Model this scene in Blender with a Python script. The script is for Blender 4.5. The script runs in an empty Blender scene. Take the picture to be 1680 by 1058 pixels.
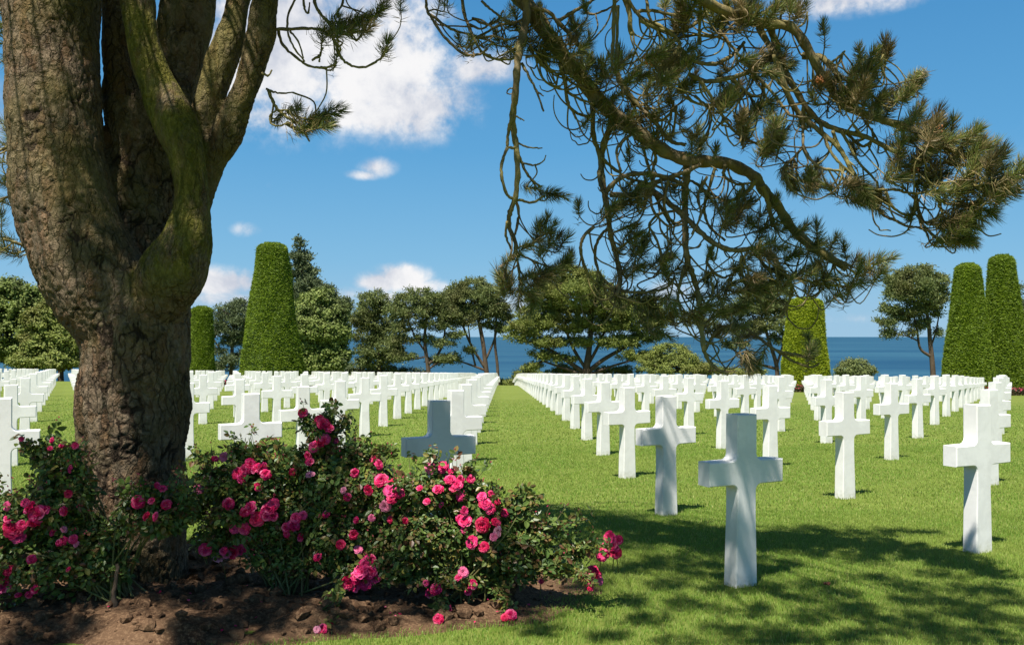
import bpy, math, random
import numpy as np
from mathutils import Vector, Matrix
from mathutils import noise as mnoise

# ------------------------------------------------------------------ camera, world, sun, exposure
scn = bpy.context.scene
COL = scn.collection
F = 1500.0                                   # focal length in photo pixels (1680 wide)
EYE = 1.4
PITCH = math.atan(23.0 / F)
cam_d = bpy.data.cameras.new('camera')
cam_d.sensor_width = 36.0
cam_d.lens = 36.0 * F / 1680.0
cam_d.clip_start = 0.05
cam_d.clip_end = 200000.0
cam = bpy.data.objects.new('camera', cam_d)
COL.objects.link(cam)
cam.location = (0, 0, EYE)
cam.rotation_euler = (math.pi / 2 + PITCH, 0, 0)
scn.camera = cam

SUN_EL = math.radians(63.0)
SUN_AZ = math.radians(24.0)                   # sun behind the viewer, this much to the left
SUN_DIR = Vector((-math.sin(SUN_AZ) * math.cos(SUN_EL), -math.cos(SUN_AZ) * math.cos(SUN_EL), math.sin(SUN_EL)))
sun_d = bpy.data.lights.new('sun', 'SUN')
sun_d.energy = 5.0
sun_d.angle = math.radians(0.53)
sun_d.color = (1.0, 0.955, 0.87)
sun = bpy.data.objects.new('sun', sun_d)
COL.objects.link(sun)
sun.rotation_euler = SUN_DIR.to_track_quat('Z', 'Y').to_euler()
sun.location = (-10, -20, 40)

scn.view_settings.view_transform = 'Standard'
scn.view_settings.look = 'None'
scn.view_settings.gamma = 1.0
scn.view_settings.exposure = 0.86
scn.view_settings.use_curve_mapping = False


class NT:
    """tiny node-tree writer"""
    def __init__(s, tree):
        s.t = tree
        tree.nodes.clear()

    def n(s, kind, **kw):
        nd = s.t.nodes.new(kind)
        for k, v in kw.items():
            setattr(nd, k, v)
        return nd

    def put(s, sock, v):
        if isinstance(v, bpy.types.NodeSocket):
            s.t.links.new(v, sock)
        else:
            sock.default_value = v

    def math(s, op, a, b=None, c=None, clamp=False):
        nd = s.n('ShaderNodeMath', operation=op, use_clamp=clamp)
        s.put(nd.inputs[0], a)
        if b is not None: s.put(nd.inputs[1], b)
        if c is not None: s.put(nd.inputs[2], c)
        return nd.outputs[0]

    def mix(s, f, a, b, blend='MIX'):
        nd = s.n('ShaderNodeMix', data_type='RGBA', blend_type=blend)
        s.put(nd.inputs[0], f)
        s.put(nd.inputs[6], a if isinstance(a, bpy.types.NodeSocket) else (*a, 1))
        s.put(nd.inputs[7], b if isinstance(b, bpy.types.NodeSocket) else (*b, 1))
        return nd.outputs[2]

    def noise(s, vec, scale, detail=4, rough=0.55, dist=0.0):
        nd = s.n('ShaderNodeTexNoise')
        if vec is not None: s.put(nd.inputs['Vector'], vec)
        nd.inputs['Scale'].default_value = scale
        nd.inputs['Detail'].default_value = detail
        nd.inputs['Roughness'].default_value = rough
        nd.inputs['Distortion'].default_value = dist
        return nd.outputs[0]

    def ramp(s, f, stops):
        nd = s.n('ShaderNodeValToRGB')
        s.put(nd.inputs[0], f)
        el = nd.color_ramp.elements
        while len(el) < len(stops): el.new(0.5)
        for e, (p, c) in zip(el, stops):
            e.position = p
            e.color = (*c, 1)
        return nd.outputs[0]

    def smooth(s, v, a, b, lo=0.0, hi=1.0):
        nd = s.n('ShaderNodeMapRange', interpolation_type='SMOOTHSTEP')
        s.put(nd.inputs[0], v)
        nd.inputs[1].default_value = a
        nd.inputs[2].default_value = b
        nd.inputs[3].default_value = lo
        nd.inputs[4].default_value = hi
        return nd.outputs[0]


# ---- world: Nishita sky with clouds mixed in by direction
world = bpy.data.worlds.new('World')
scn.world = world
world.use_nodes = True
w = NT(world.node_tree)
sky = w.n('ShaderNodeTexSky', sky_type='NISHITA')
sky.sun_disc = False
sky.sun_elevation = SUN_EL
sky.sun_rotation = math.pi + SUN_AZ
sky.altitude = 0
sky.air_density = 1.0
sky.dust_density = 0.55
sky.ozone_density = 2.6
hs = w.n('ShaderNodeHueSaturation')
hs.inputs['Hue'].default_value = 0.487
hs.inputs['Saturation'].default_value = 1.2
hs.inputs['Value'].default_value = 0.92
w.put(hs.inputs['Color'], sky.outputs[0])
tc = w.n('ShaderNodeTexCoord')
sep = w.n('ShaderNodeSeparateXYZ')
w.put(sep.inputs[0], tc.outputs['Generated'])
vx, vy, vz = sep.outputs
az = w.math('ARCTAN2', vx, vy)
el = w.math('ARCSINE', vz)
wn = w.noise(tc.outputs['Generated'], 9.0, 7, 0.6, 0.3)
wn2 = w.noise(tc.outputs['Generated'], 26.0, 6, 0.62, 0.2)
wn4 = w.noise(tc.outputs['Generated'], 75.0, 5, 0.6, 0.2)
wn3 = w.noise(tc.outputs['Generated'], 5.0, 3, 0.5)
#            px   py   rx   ry  strength
CLOUDS = [(460, 90, 150, 105, 1.25), (600, 100, 150, 90, 1.2), (565, 182, 170, 34, 0.95), (450, 190, 90, 30, 0.9), (665, 60, 75, 90, 1.0),
          (690, 170, 95, 55, 0.9), (770, 108, 85, 28, 0.85), (640, 20, 90, 60, 0.9),
          (618, 274, 30, 16, 0.62), (598, 286, 34, 9, 0.5), (405, 377, 26, 13, 0.62),
          (365, 462, 62, 22, 1.2), (410, 488, 120, 18, 0.7),
          (660, 458, 44, 22, 1.3), (625, 464, 36, 18, 1.1), (690, 472, 50, 16, 1.0), (660, 487, 140, 18, 0.7), (850, 500, 70, 22, 0.62),
          (1390, -8, 110, 28, 0.9), (1460, 0, 60, 16, 0.6), (1105, 480, 50, 22, 0.6), (445, 305, 14, 18, 0.45), (240, 470, 160, 24, 0.6),
          (1400, 522, 70, 12, 0.35), (-300, 200, 200, 120, 1.0), (2100, 250, 240, 90, 1.0), (-700, 420, 300, 40, 0.9), (2500, 440, 260, 40, 0.9)]
tot = None
for (px, py, rx, ry, st) in CLOUDS:
    a0 = math.atan((px - 840) / F)
    e0 = math.atan((552 - py) / F * math.cos(a0))
    dx = w.math('DIVIDE', w.math('SUBTRACT', az, a0), rx / F)
    dy = w.math('DIVIDE', w.math('SUBTRACT', el, e0), ry / F)
    d2 = w.math('ADD', w.math('MULTIPLY', dx, dx), w.math('MULTIPLY', dy, dy))
    b = w.math('MULTIPLY', w.math('EXPONENT', w.math('MULTIPLY', d2, -0.8)), st)
    tot = b if tot is None else w.math('MAXIMUM', tot, b)
nz = w.math('ADD', w.math('MULTIPLY', w.math('SUBTRACT', wn, 0.5), 1.5), w.math('ADD', w.math('MULTIPLY', w.math('SUBTRACT', wn2, 0.5), 1.2), w.math('MULTIPLY', w.math('SUBTRACT', wn4, 0.5), 0.7)))
nz = w.math('MULTIPLY', nz, w.math('MULTIPLY', tot, 1.4, clamp=True))
dens = w.math('ADD', tot, nz)
alpha = w.smooth(dens, 0.20, 0.92, 0, 0.97)
shade = w.smooth(w.math('ADD', w.math('MULTIPLY', wn3, 0.55), w.math('MULTIPLY', wn2, 0.45)), 0.36, 0.60)
ccol = w.mix(shade, (4.3, 4.6, 5.4), (7.6, 7.5, 7.5))
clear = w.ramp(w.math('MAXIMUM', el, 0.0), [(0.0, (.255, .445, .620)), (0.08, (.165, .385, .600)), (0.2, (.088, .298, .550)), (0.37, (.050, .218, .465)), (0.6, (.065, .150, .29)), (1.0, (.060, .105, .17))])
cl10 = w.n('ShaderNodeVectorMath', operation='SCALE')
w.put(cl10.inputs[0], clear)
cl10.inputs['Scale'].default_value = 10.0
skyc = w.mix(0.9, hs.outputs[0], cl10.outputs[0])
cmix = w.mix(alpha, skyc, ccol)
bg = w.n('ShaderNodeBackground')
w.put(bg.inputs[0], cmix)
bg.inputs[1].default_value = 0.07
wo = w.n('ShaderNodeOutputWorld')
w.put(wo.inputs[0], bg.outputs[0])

# ------------------------------------------------------------------ helpers
RNG = np.random.default_rng(7)


def at(px, py, Y):
    """photo pixel at forward distance Y -> world point"""
    r = Vector(((px - 840.0), F * math.cos(PITCH) - (529 - py) * math.sin(PITCH), F * math.sin(PITCH) + (529 - py) * math.cos(PITCH)))
    r *= Y / r.y
    return np.array((r.x, r.y, r.z + EYE))


def atv(a):
    a = np.asarray(a, float)
    px, py, Y = a[..., 0], a[..., 1], a[..., 2]
    cy = F * math.cos(PITCH) - (529 - py) * math.sin(PITCH)
    cz = F * math.sin(PITCH) + (529 - py) * math.cos(PITCH)
    return np.stack([(px - 840) * Y / cy, Y, cz * Y / cy + EYE], -1)


# ground profile: drop below the eye along y, plus a slight fall to the right far away
_ys = np.linspace(-60, 400, 4601)
_sl = np.interp(_ys, [-60, 19, 25, 72, 82, 92, 104, 112, 116, 200, 300, 330, 400], [.0253, .0253, .040, .040, .046, .066, .085, .09, .3, .35, .3, .05, .0])
_dr = np.cumsum(_sl) * 0.1
_dr += 0 - np.interp(0.0, _ys, _dr)


def gz(x, y):
    x = np.asarray(x, float); y = np.asarray(y, float)
    t = np.clip((y - 10) / 35.0, 0, 1)
    t = t * t * (3 - 2 * t)
    return -np.interp(y, _ys, _dr) - 0.009 * np.clip(x, -60, 60) * t


class Geo:
    def __init__(s):
        s.v = []; s.f = []; s.n = 0

    def add(s, v, f):
        v = np.asarray(v, float).reshape(-1, 3)
        s.v.append(v)
        for q in (f if isinstance(f, (list, tuple)) and len(f) and isinstance(f[0], np.ndarray) else [np.asarray(f, np.int64)]):
            s.f.append(q + s.n)
        s.n += len(v)

    def mesh(s, name, mat, origin=(0, 0, 0), smooth=False):
        me = bpy.data.meshes.new(name)
        V = np.concatenate(s.v) - np.asarray(origin)[None]
        me.vertices.add(len(V))
        me.vertices.foreach_set('co', V.astype(np.float32).ravel())
        loops = np.concatenate([q.ravel() for q in s.f])
        tot = np.concatenate([np.full(len(q), q.shape[1], np.int64) for q in s.f])
        st = np.concatenate([[0], np.cumsum(tot)[:-1]])
        me.loops.add(len(loops))
        me.loops.foreach_set('vertex_index', loops.astype(np.int32))
        me.polygons.add(len(tot))
        me.polygons.foreach_set('loop_start', st.astype(np.int32))
        me.update(calc_edges=True)
        me.polygons.foreach_set('use_smooth', np.full(len(tot), bool(smooth)))
        if mat: me.materials.append(mat)
        return me

    def build(s, name, mat, parent=None, smooth=False):
        o = bpy.data.objects.new(name, s.mesh(name, mat, parent.location if parent is not None and parent.parent is None else (WORLD_OF[parent.name] if parent is not None else (0, 0, 0)), smooth))
        COL.objects.link(o)
        if parent is not None:
            o.parent = parent
            WORLD_OF[o.name] = WORLD_OF.get(parent.name, tuple(parent.location))
        return o


WORLD_OF = {}


def root(name, loc, label, cat, group=None):
    o = bpy.data.objects.new(name, None)
    COL.objects.link(o)
    o.location = tuple(float(c) for c in loc)
    o.empty_display_size = 0.1
    WORLD_OF[o.name] = tuple(o.location)
    return tag(o, label, cat, group)


def tag(o, label=None, cat=None, group=None, kind=None):
    if label: o['label'] = label
    if cat: o['category'] = cat
    if group: o['group'] = group
    if kind: o['kind'] = kind
    return o


def norm(a):
    return a / np.maximum(np.linalg.norm(a, axis=-1, keepdims=True), 1e-9)


def cr(P, k=6):
    """Catmull-Rom resample of control rows (any width)"""
    P = np.asarray(P, float)
    if len(P) < 3:
        t = np.linspace(0, 1, k + 1)[:, None]
        return P[0] * (1 - t) + P[-1] * t
    Q = np.vstack([2 * P[0] - P[1], P, 2 * P[-1] - P[-2]])
    out = []
    for i in range(1, len(Q) - 2):
        p0, p1, p2, p3 = Q[i - 1], Q[i], Q[i + 1], Q[i + 2]
        for j in range(k):
            t = j / k
            out.append(0.5 * (2 * p1 + (p2 - p0) * t + (2 * p0 - 5 * p1 + 4 * p2 - p3) * t * t + (3 * p1 - p0 - 3 * p2 + p3) * t ** 3))
    out.append(Q[-2])
    return np.array(out)


def tube(g, P, R, sides=8, caps=True):
    P = np.asarray(P, float); R = np.maximum(np.asarray(R, float), 1e-4)
    n = len(P)
    T = norm(np.gradient(P, axis=0))
    u = np.cross(T[0], (0.3, 0.5, 0.8)); u /= np.linalg.norm(u) + 1e-9
    ang = np.linspace(0, 2 * np.pi, sides, endpoint=False)
    V = np.empty((n, sides, 3))
    for i in range(n):
        u = u - T[i] * np.dot(u, T[i]); u /= np.linalg.norm(u) + 1e-9
        b = np.cross(T[i], u)
        V[i] = P[i] + R[i] * (np.cos(ang)[:, None] * u + np.sin(ang)[:, None] * b)
    i = np.arange(n - 1)[:, None]; j = np.arange(sides)[None]
    q = np.stack([i * sides + j, i * sides + (j + 1) % sides, (i + 1) * sides + (j + 1) % sides, (i + 1) * sides + j], -1).reshape(-1, 4)
    fs = [q]
    if caps:
        fs.append(np.arange(sides)[::-1][None].copy())
        fs.append(((n - 1) * sides + np.arange(sides))[None].copy())
    g.add(V.reshape(-1, 3), fs)


def perp(D, rng):
    r = rng.normal(size=D.shape)
    r -= D * (r * D).sum(-1, keepdims=True)
    return norm(r)


def rhomb(g, C, D, S, L, W, fold=0.0):
    """leaf blades: centre C, long direction D, side direction S, length L, width W"""
    n = len(C)
    L = np.broadcast_to(np.asarray(L, float), (n,))[:, None]; W = np.broadcast_to(np.asarray(W, float), (n,))[:, None]
    N = np.cross(D, S)
    v = np.stack([C - D * L / 2, C + S * W / 2 + N * W * fold - D * L * 0.05, C + D * L / 2, C - S * W / 2 + N * W * fold - D * L * 0.05], 1)
    i = np.arange(n)[:, None] * 4
    g.add(v.reshape(-1, 3), [np.concatenate([i + np.array([[0, 1, 2]]), i + np.array([[0, 2, 3]])])])


def needles(g, P, D, L, n, rng, shoot=0.13, w=0.0036, a0=24, a1=82, curve=0.22):
    """bottle-brush tufts of pine needles at P along D"""
    T = len(P)
    L = np.broadcast_to(np.asarray(L, float), (T,))
    idx = np.repeat(np.arange(T), n)
    d = D[idx]
    u = rng.random(len(idx))
    A = np.radians(a1 + (a0 - a1) * u + rng.normal(0, 9, len(idx)))
    p = perp(d, rng)
    dr = norm(d * np.cos(A)[:, None] + p * np.sin(A)[:, None])
    b = P[idx] + d * ((u - 0.6) * shoot * (L[idx] / 0.1))[:, None]
    l = (L[idx] * rng.uniform(0.75, 1.1, len(idx)))[:, None]
    s = perp(dr, rng) * w / 2
    m = b + dr * l * 0.55
    t = b + norm(dr + d * curve) * l
    V = np.stack([b - s, b + s, m + s * 0.9, m - s * 0.9, t], 1)
    i = np.arange(len(idx))[:, None] * 5
    g.add(V.reshape(-1, 3), [i + np.array([[0, 1, 2, 3]]), i + np.array([[3, 2, 4]])])


# ------------------------------------------------------------------ materials
def mat(name):
    m = bpy.data.materials.new(name)
    m.use_nodes = True
    t = NT(m.node_tree)
    out = t.n('ShaderNodeOutputMaterial')
    p = t.n('ShaderNodeBsdfPrincipled')
    t.put(out.inputs[0], p.outputs[0])
    t.out = out; t.p = p
    return m, t


def foliage(name, cols, transl=0.25, rough=0.55, spec=0.3, patch=None, patch_scale=0.4):
    m, t = mat(name)
    geo = t.n('ShaderNodeNewGeometry')
    r = geo.outputs['Random Per Island']
    st = [(i / (len(cols) - 1), c) for i, c in enumerate(cols)]
    c = t.ramp(r, st)
    if patch:
        tcn = t.n('ShaderNodeTexCoord')
        nzv = t.noise(tcn.outputs['Object'], patch_scale, 3)
        c = t.mix(t.smooth(nzv, 0.45, 0.68), c, patch)
    t.put(t.p.inputs['Base Color'], c)
    t.p.inputs['Roughness'].default_value = rough
    t.p.inputs['Specular IOR Level'].default_value = spec
    tr = t.n('ShaderNodeBsdfTranslucent')
    t.put(tr.inputs[0], t.mix(0.5, c, (0.16, 0.2, 0.02), 'ADD') if transl > 0.3 else c)
    mx = t.n('ShaderNodeMixShader')
    mx.inputs[0].default_value = transl
    t.put(mx.inputs[1], t.p.outputs[0]); t.put(mx.inputs[2], tr.outputs[0])
    t.put(t.out.inputs[0], mx.outputs[0])
    return m


def bark(name, base, crack, moss=None, moss_amt=0.4, scale=6.0, attr=False, bump=0.5):
    m, t = mat(name)
    tcn = t.n('ShaderNodeTexCoord')
    mp = t.n('ShaderNodeMapping')
    mp.inputs['Scale'].default_value = (1, 1, 0.42)
    t.put(mp.inputs[0], tcn.outputs['Object'])
    n1 = t.noise(mp.outputs[0], scale * 1.3, 8, 0.65)
    n2 = t.noise(mp.outputs[0], scale * 8, 6, 0.7)
    n3 = t.noise(tcn.outputs['Object'], 2.2, 4, 0.6)
    plate = None
    if attr:
        nw = t.n('ShaderNodeTexNoise'); t.put(nw.inputs['Vector'], tcn.outputs['Object']); nw.inputs['Scale'].default_value = 9.0; nw.inputs['Detail'].default_value = 5
        sc = t.n('ShaderNodeVectorMath', operation='SCALE'); t.put(sc.inputs[0], nw.outputs[1]); sc.inputs['Scale'].default_value = 0.10
        ad = t.n('ShaderNodeVectorMath', operation='ADD'); t.put(ad.inputs[0], tcn.outputs['Object']); t.put(ad.inputs[1], sc.outputs[0])
        hts = []; vcs = []
        for (vs, zs) in ((19.0, 0.24), (62.0, 0.85)):
            m2 = t.n('ShaderNodeMapping'); m2.inputs['Scale'].default_value = (vs, vs, vs * zs); t.put(m2.inputs[0], ad.outputs[0])
            ve = t.n('ShaderNodeTexVoronoi', feature='DISTANCE_TO_EDGE'); t.put(ve.inputs['Vector'], m2.outputs[0]); ve.inputs['Scale'].default_value = 1.0
            vc = t.n('ShaderNodeTexVoronoi', feature='F1'); t.put(vc.inputs['Vector'], m2.outputs[0]); vc.inputs['Scale'].default_value = 1.0
            hts.append(t.smooth(ve.outputs['Distance'], 0.0, 0.10)); sv = t.n('ShaderNodeSeparateColor'); t.put(sv.inputs[0], vc.outputs['Color']); vcs.append(sv.outputs[0])
        plate = t.math('ADD', t.math('ADD', t.math('MULTIPLY', hts[0], 0.75), t.math('MULTIPLY', hts[1], 0.18)), t.math('ADD', t.math('MULTIPLY', vcs[0], 0.35), t.math('MULTIPLY', vcs[1], 0.25)))
    c = t.mix(t.smooth(n1, 0.36, 0.64), tuple(x * 0.55 for x in base), base)
    if attr:
        c = t.mix(t.math('MULTIPLY', vcs[1], 0.75), c, tuple(x * 1.7 for x in (base[0], base[1], base[2] * 1.05)))
        c = t.mix(t.math('MULTIPLY', t.smooth(vcs[0], 0.6, 1.0), 0.5), c, (base[0] * 1.25, base[1] * 0.82, base[2] * 0.6))
        brk = t.smooth(t.noise(tcn.outputs['Object'], 5.0, 4, 0.6), 0.40, 0.58)
        c = t.mix(t.math('MULTIPLY', t.math('MULTIPLY', t.math('SUBTRACT', 1.0, hts[0]), brk), 0.8), c, crack)
        plate = t.math('MULTIPLY', plate, t.math('ADD', 0.35, brk))
    c = t.mix(t.smooth(n2, 0.52, 0.72), c, tuple(min(1, x * 1.55) for x in base))
    c = t.mix(t.math('MULTIPLY', t.smooth(t.noise(mp.outputs[0], scale * 3.1, 4, 0.6), 0.5, 0.66), 0.5), c, (base[0] * 1.1, base[1] * 0.78, base[2] * 0.55))
    if moss:
        geo = t.n('ShaderNodeNewGeometry')
        c = t.mix(t.math('MULTIPLY', t.smooth(n3, 0.44, 0.62), moss_amt), c, moss)
    if attr:
        a = t.n('ShaderNodeAttribute', attribute_name='furrow')
        c = t.mix(t.smooth(a.outputs['Fac'], 0.12, 0.62), c, crack)
        a2 = t.n('ShaderNodeAttribute', attribute_name='moss')
        mcol = t.mix(t.smooth(n2, 0.4, 0.65), (0.105, 0.098, 0.016), (0.20, 0.18, 0.040))
        c = t.mix(t.math('MULTIPLY', a2.outputs['Fac'], t.smooth(n1, 0.32, 0.56)), c, mcol)
    t.put(t.p.inputs['Base Color'], c)
    t.p.inputs['Roughness'].default_value = 0.92
    t.p.inputs['Specular IOR Level'].default_value = 0.12
    bp = t.n('ShaderNodeBump')
    bp.inputs['Strength'].default_value = bump
    bp.inputs['Distance'].default_value = 0.02
    t.put(bp.inputs['Height'], t.math('ADD', n1, t.math('MULTIPLY', n2, 0.6)))
    if attr:
        bp.inputs['Strength'].default_value = 0.9; bp.inputs['Distance'].default_value = 0.03
        t.put(bp.inputs['Height'], t.math('ADD', plate, t.math('MULTIPLY', n2, 1.1)))
    t.put(t.p.inputs['Normal'], bp.outputs[0])
    return m


M_BARK = bark('rugged_pine_bark', (0.165, 0.122, 0.078), (0.042, 0.029, 0.019), (0.115, 0.102, 0.028), 0.40, 7.0, True, 0.6)
M_LIMB = bark('lichen_branch_bark', (0.21, 0.165, 0.095), (0.04, 0.03, 0.02), (0.25, 0.22, 0.065), 0.6, 14.0, False, 0.4)
M_FARBARK = bark('far_bark', (0.10, 0.075, 0.055), (0.04, 0.03, 0.02), None, 0, 2.0)
M_NEEDLE = foliage('pine_needles', [(0.070, 0.098, 0.026), (0.125, 0.160, 0.038), (0.22, 0.25, 0.060), (0.155, 0.18, 0.046), (0.24, 0.19, 0.075), (0.28, 0.20, 0.09)], 0.28, 0.45, 0.3)
M_NEEDLE_DRY = foliage('dry_pine_needles', [(0.22, 0.16, 0.07), (0.15, 0.135, 0.05), (0.30, 0.20, 0.10), (0.12, 0.125, 0.04)], 0.15, 0.5, 0.3)
M_FARPINE = foliage('far_pine_foliage', [(0.095, 0.125, 0.046), (0.145, 0.18, 0.058), (0.21, 0.24, 0.075)], 0.25, 0.6, 0.25, (0.13, 0.135, 0.045), 0.25)
M_FARPINE2 = foliage('olive_pine_foliage', [(0.115, 0.145, 0.033), (0.18, 0.215, 0.045), (0.25, 0.28, 0.066)], 0.25, 0.6, 0.25, (0.16, 0.16, 0.04), 0.25)
M_DARKPINE = foliage('dark_conifer_foliage', [(0.078, 0.104, 0.052), (0.108, 0.14, 0.064), (0.15, 0.18, 0.078)], 0.2, 0.6, 0.2)
M_BROAD = foliage('broadleaf_foliage', [(0.105, 0.145, 0.03), (0.17, 0.22, 0.048), (0.24, 0.28, 0.075)], 0.25, 0.6, 0.25, (0.07, 0.09, 0.03), 0.3)
M_YEW = foliage('clipped_yew_foliage', [(0.075, 0.125, 0.006), (0.13, 0.20, 0.010), (0.19, 0.26, 0.016)], 0.22, 0.55, 0.25)
M_YEW_GOLD = foliage('golden_yew_foliage', [(0.14, 0.19, 0.006), (0.235, 0.295, 0.010), (0.34, 0.39, 0.018)], 0.22, 0.55, 0.25)
M_ROSELEAF = foliage('rose_leaves', [(0.045, 0.085, 0.020), (0.080, 0.138, 0.030), (0.155, 0.21, 0.042), (0.062, 0.112, 0.026), (0.10, 0.13, 0.028), (0.13, 0.055, 0.03), (0.22, 0.21, 0.04)], 0.25, 0.4, 0.35)
M_STEM = foliage('rose_stems', [(0.09, 0.12, 0.03), (0.12, 0.10, 0.04)], 0.0, 0.5, 0.3)
M_BUD = foliage('rose_buds', [(0.32, 0.02, 0.06), (0.45, 0.04, 0.10), (0.16, 0.10, 0.04)], 0.1, 0.5, 0.3)


def simple(name, col, rough=0.6):
    m, t = mat(name)
    t.p.inputs['Base Color'].default_value = (*col, 1)
    t.p.inputs['Roughness'].default_value = rough
    return m, t


# rose petals
M_ROSE, t = mat('pink_rose_petals')
geo = t.n('ShaderNodeNewGeometry')
oi = t.n('ShaderNodeObjectInfo')
c = t.ramp(geo.outputs['Random Per Island'], [(0, (0.54, 0.006, 0.080)), (0.5, (0.70, 0.014, 0.14)), (0.85, (0.80, 0.05, 0.22)), (1, (0.90, 0.22, 0.36))])
c = t.mix(t.smooth(oi.outputs['Random'], 0.55, 1.0, 0, 0.55), c, (0.80, 0.10, 0.34))
c = t.mix(t.smooth(oi.outputs['Random'], 0.30, 0.0, 0, 0.6), c, (0.62, 0.010, 0.055))
c = t.mix(t.smooth(oi.outputs['Random'], 0.90, 0.97, 0, 0.75), c, (0.80, 0.42, 0.52))
t.put(t.p.inputs['Base Color'], c)
t.p.inputs['Roughness'].default_value = 0.55
t.p.inputs['Specular IOR Level'].default_value = 0.25
tr = t.n('ShaderNodeBsdfTranslucent'); t.put(tr.inputs[0], c)
mx = t.n('ShaderNodeMixShader'); mx.inputs[0].default_value = 0.3
t.put(mx.inputs[1], t.p.outputs[0]); t.put(mx.inputs[2], tr.outputs[0]); t.put(t.out.inputs[0], mx.outputs[0])

# marble
M_MARBLE, t = mat('white_marble')
tcn = t.n('ShaderNodeTexCoord'); oi = t.n('ShaderNodeObjectInfo')
va = t.n('ShaderNodeVectorMath', operation='ADD'); t.put(va.inputs[0], tcn.outputs['Object']); t.put(va.inputs[1], oi.outputs['Location'])
n1 = t.noise(va.outputs[0], 3.0, 7, 0.62, 0.8)
n2 = t.noise(va.outputs[0], 22.0, 5, 0.6)
c = t.mix(t.smooth(n1, 0.40, 0.62), (0.70, 0.69, 0.665), (0.775, 0.765, 0.74))
c = t.mix(t.math('MULTIPLY', t.smooth(n2, 0.5, 0.75), 0.25), c, (0.62, 0.61, 0.58))
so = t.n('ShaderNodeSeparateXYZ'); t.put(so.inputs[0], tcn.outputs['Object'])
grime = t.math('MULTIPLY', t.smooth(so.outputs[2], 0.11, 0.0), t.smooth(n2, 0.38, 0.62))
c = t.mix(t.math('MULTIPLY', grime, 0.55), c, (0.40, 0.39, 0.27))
t.put(t.p.inputs['Base Color'], c)
t.p.inputs['Roughness'].default_value = 0.55
t.p.inputs['Specular IOR Level'].default_value = 0.3
bp = t.n('ShaderNodeBump'); bp.inputs['Strength'].default_value = 0.12; bp.inputs['Distance'].default_value = 0.01
t.put(bp.inputs['Height'], n2); t.put(t.p.inputs['Normal'], bp.outputs[0])

# lawn ground
M_LAWN, t = mat('lawn_turf')
tcn = t.n('ShaderNodeTexCoord')
n1 = t.noise(tcn.outputs['Object'], 0.35, 4, 0.6)
n2 = t.noise(tcn.outputs['Object'], 6.0, 5, 0.65)
mp = t.n('ShaderNodeMapping'); mp.inputs['Scale'].default_value = (1.0, 2.5, 1.0); t.put(mp.inputs[0], tcn.outputs['Object'])
n3 = t.noise(mp.outputs[0], 45.0, 4, 0.7)
c = t.mix(t.smooth(n1, 0.35, 0.65), (0.120, 0.165, 0.028), (0.160, 0.205, 0.040))
c = t.mix(t.smooth(n2, 0.38, 0.66), c, (0.108, 0.145, 0.022))
c = t.mix(t.math('MULTIPLY', t.smooth(n3, 0.42, 0.62), 0.5), c, (0.20, 0.22, 0.055))
t.put(t.p.inputs['Base Color'], c)
t.p.inputs['Roughness'].default_value = 0.9
t.p.inputs['Specular IOR Level'].default_value = 0.1
bp = t.n('ShaderNodeBump'); bp.inputs['Strength'].default_value = 0.6; bp.inputs['Distance'].default_value = 0.03
t.put(bp.inputs['Height'], t.math('ADD', n3, t.math('MULTIPLY', n2, 0.7))); t.put(t.p.inputs['Normal'], bp.outputs[0])

# grass blades
M_BLADE, t = mat('grass_blades')
geo = t.n('ShaderNodeNewGeometry'); tcn = t.n('ShaderNodeTexCoord')
n1 = t.noise(tcn.outputs['Object'], 0.45, 4, 0.6)
n2 = t.noise(tcn.outputs['Object'], 4.0, 4, 0.6)
c = t.ramp(geo.outputs['Random Per Island'], [(0, (0.125, 0.225, 0.026)), (0.45, (0.180, 0.300, 0.042)), (0.85, (0.25, 0.365, 0.065)), (1, (0.44, 0.42, 0.16))])
c = t.mix(t.math('MULTIPLY', t.smooth(n1, 0.42, 0.66), 0.55), c, (0.30, 0.355, 0.075))
c = t.mix(t.math('MULTIPLY', t.smooth(n2, 0.48, 0.68), 0.40), c, (0.125, 0.20, 0.022))
t.put(t.p.inputs['Base Color'], c)
t.p.inputs['Roughness'].default_value = 0.5
t.p.inputs['Specular IOR Level'].default_value = 0.25
tr = t.n('ShaderNodeBsdfTranslucent'); t.put(tr.inputs[0], c)
mx = t.n('ShaderNodeMixShader'); mx.inputs[0].default_value = 0.3
t.put(mx.inputs[1], t.p.outputs[0]); t.put(mx.inputs[2], tr.outputs[0]); t.put(t.out.inputs[0], mx.outputs[0])

# soil
M_SOIL, t = mat('brown_soil')
tcn = t.n('ShaderNodeTexCoord')
n1 = t.noise(tcn.outputs['Object'], 5.0, 6, 0.65)
n2 = t.noise(tcn.outputs['Object'], 60.0, 5, 0.7)
c = t.mix(t.smooth(n1, 0.35, 0.65), (0.058, 0.032, 0.018), (0.115, 0.067, 0.038))
c = t.mix(t.smooth(n2, 0.45, 0.7), c, (0.21, 0.130, 0.074))
t.put(t.p.inputs['Base Color'], c)
t.p.inputs['Roughness'].default_value = 0.95
t.p.inputs['Specular IOR Level'].default_value = 0.1
bp = t.n('ShaderNodeBump'); bp.inputs['Strength'].default_value = 0.8; bp.inputs['Distance'].default_value = 0.015
t.put(bp.inputs['Height'], t.math('ADD', n2, n1)); t.put(t.p.inputs['Normal'], bp.outputs[0])

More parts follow.
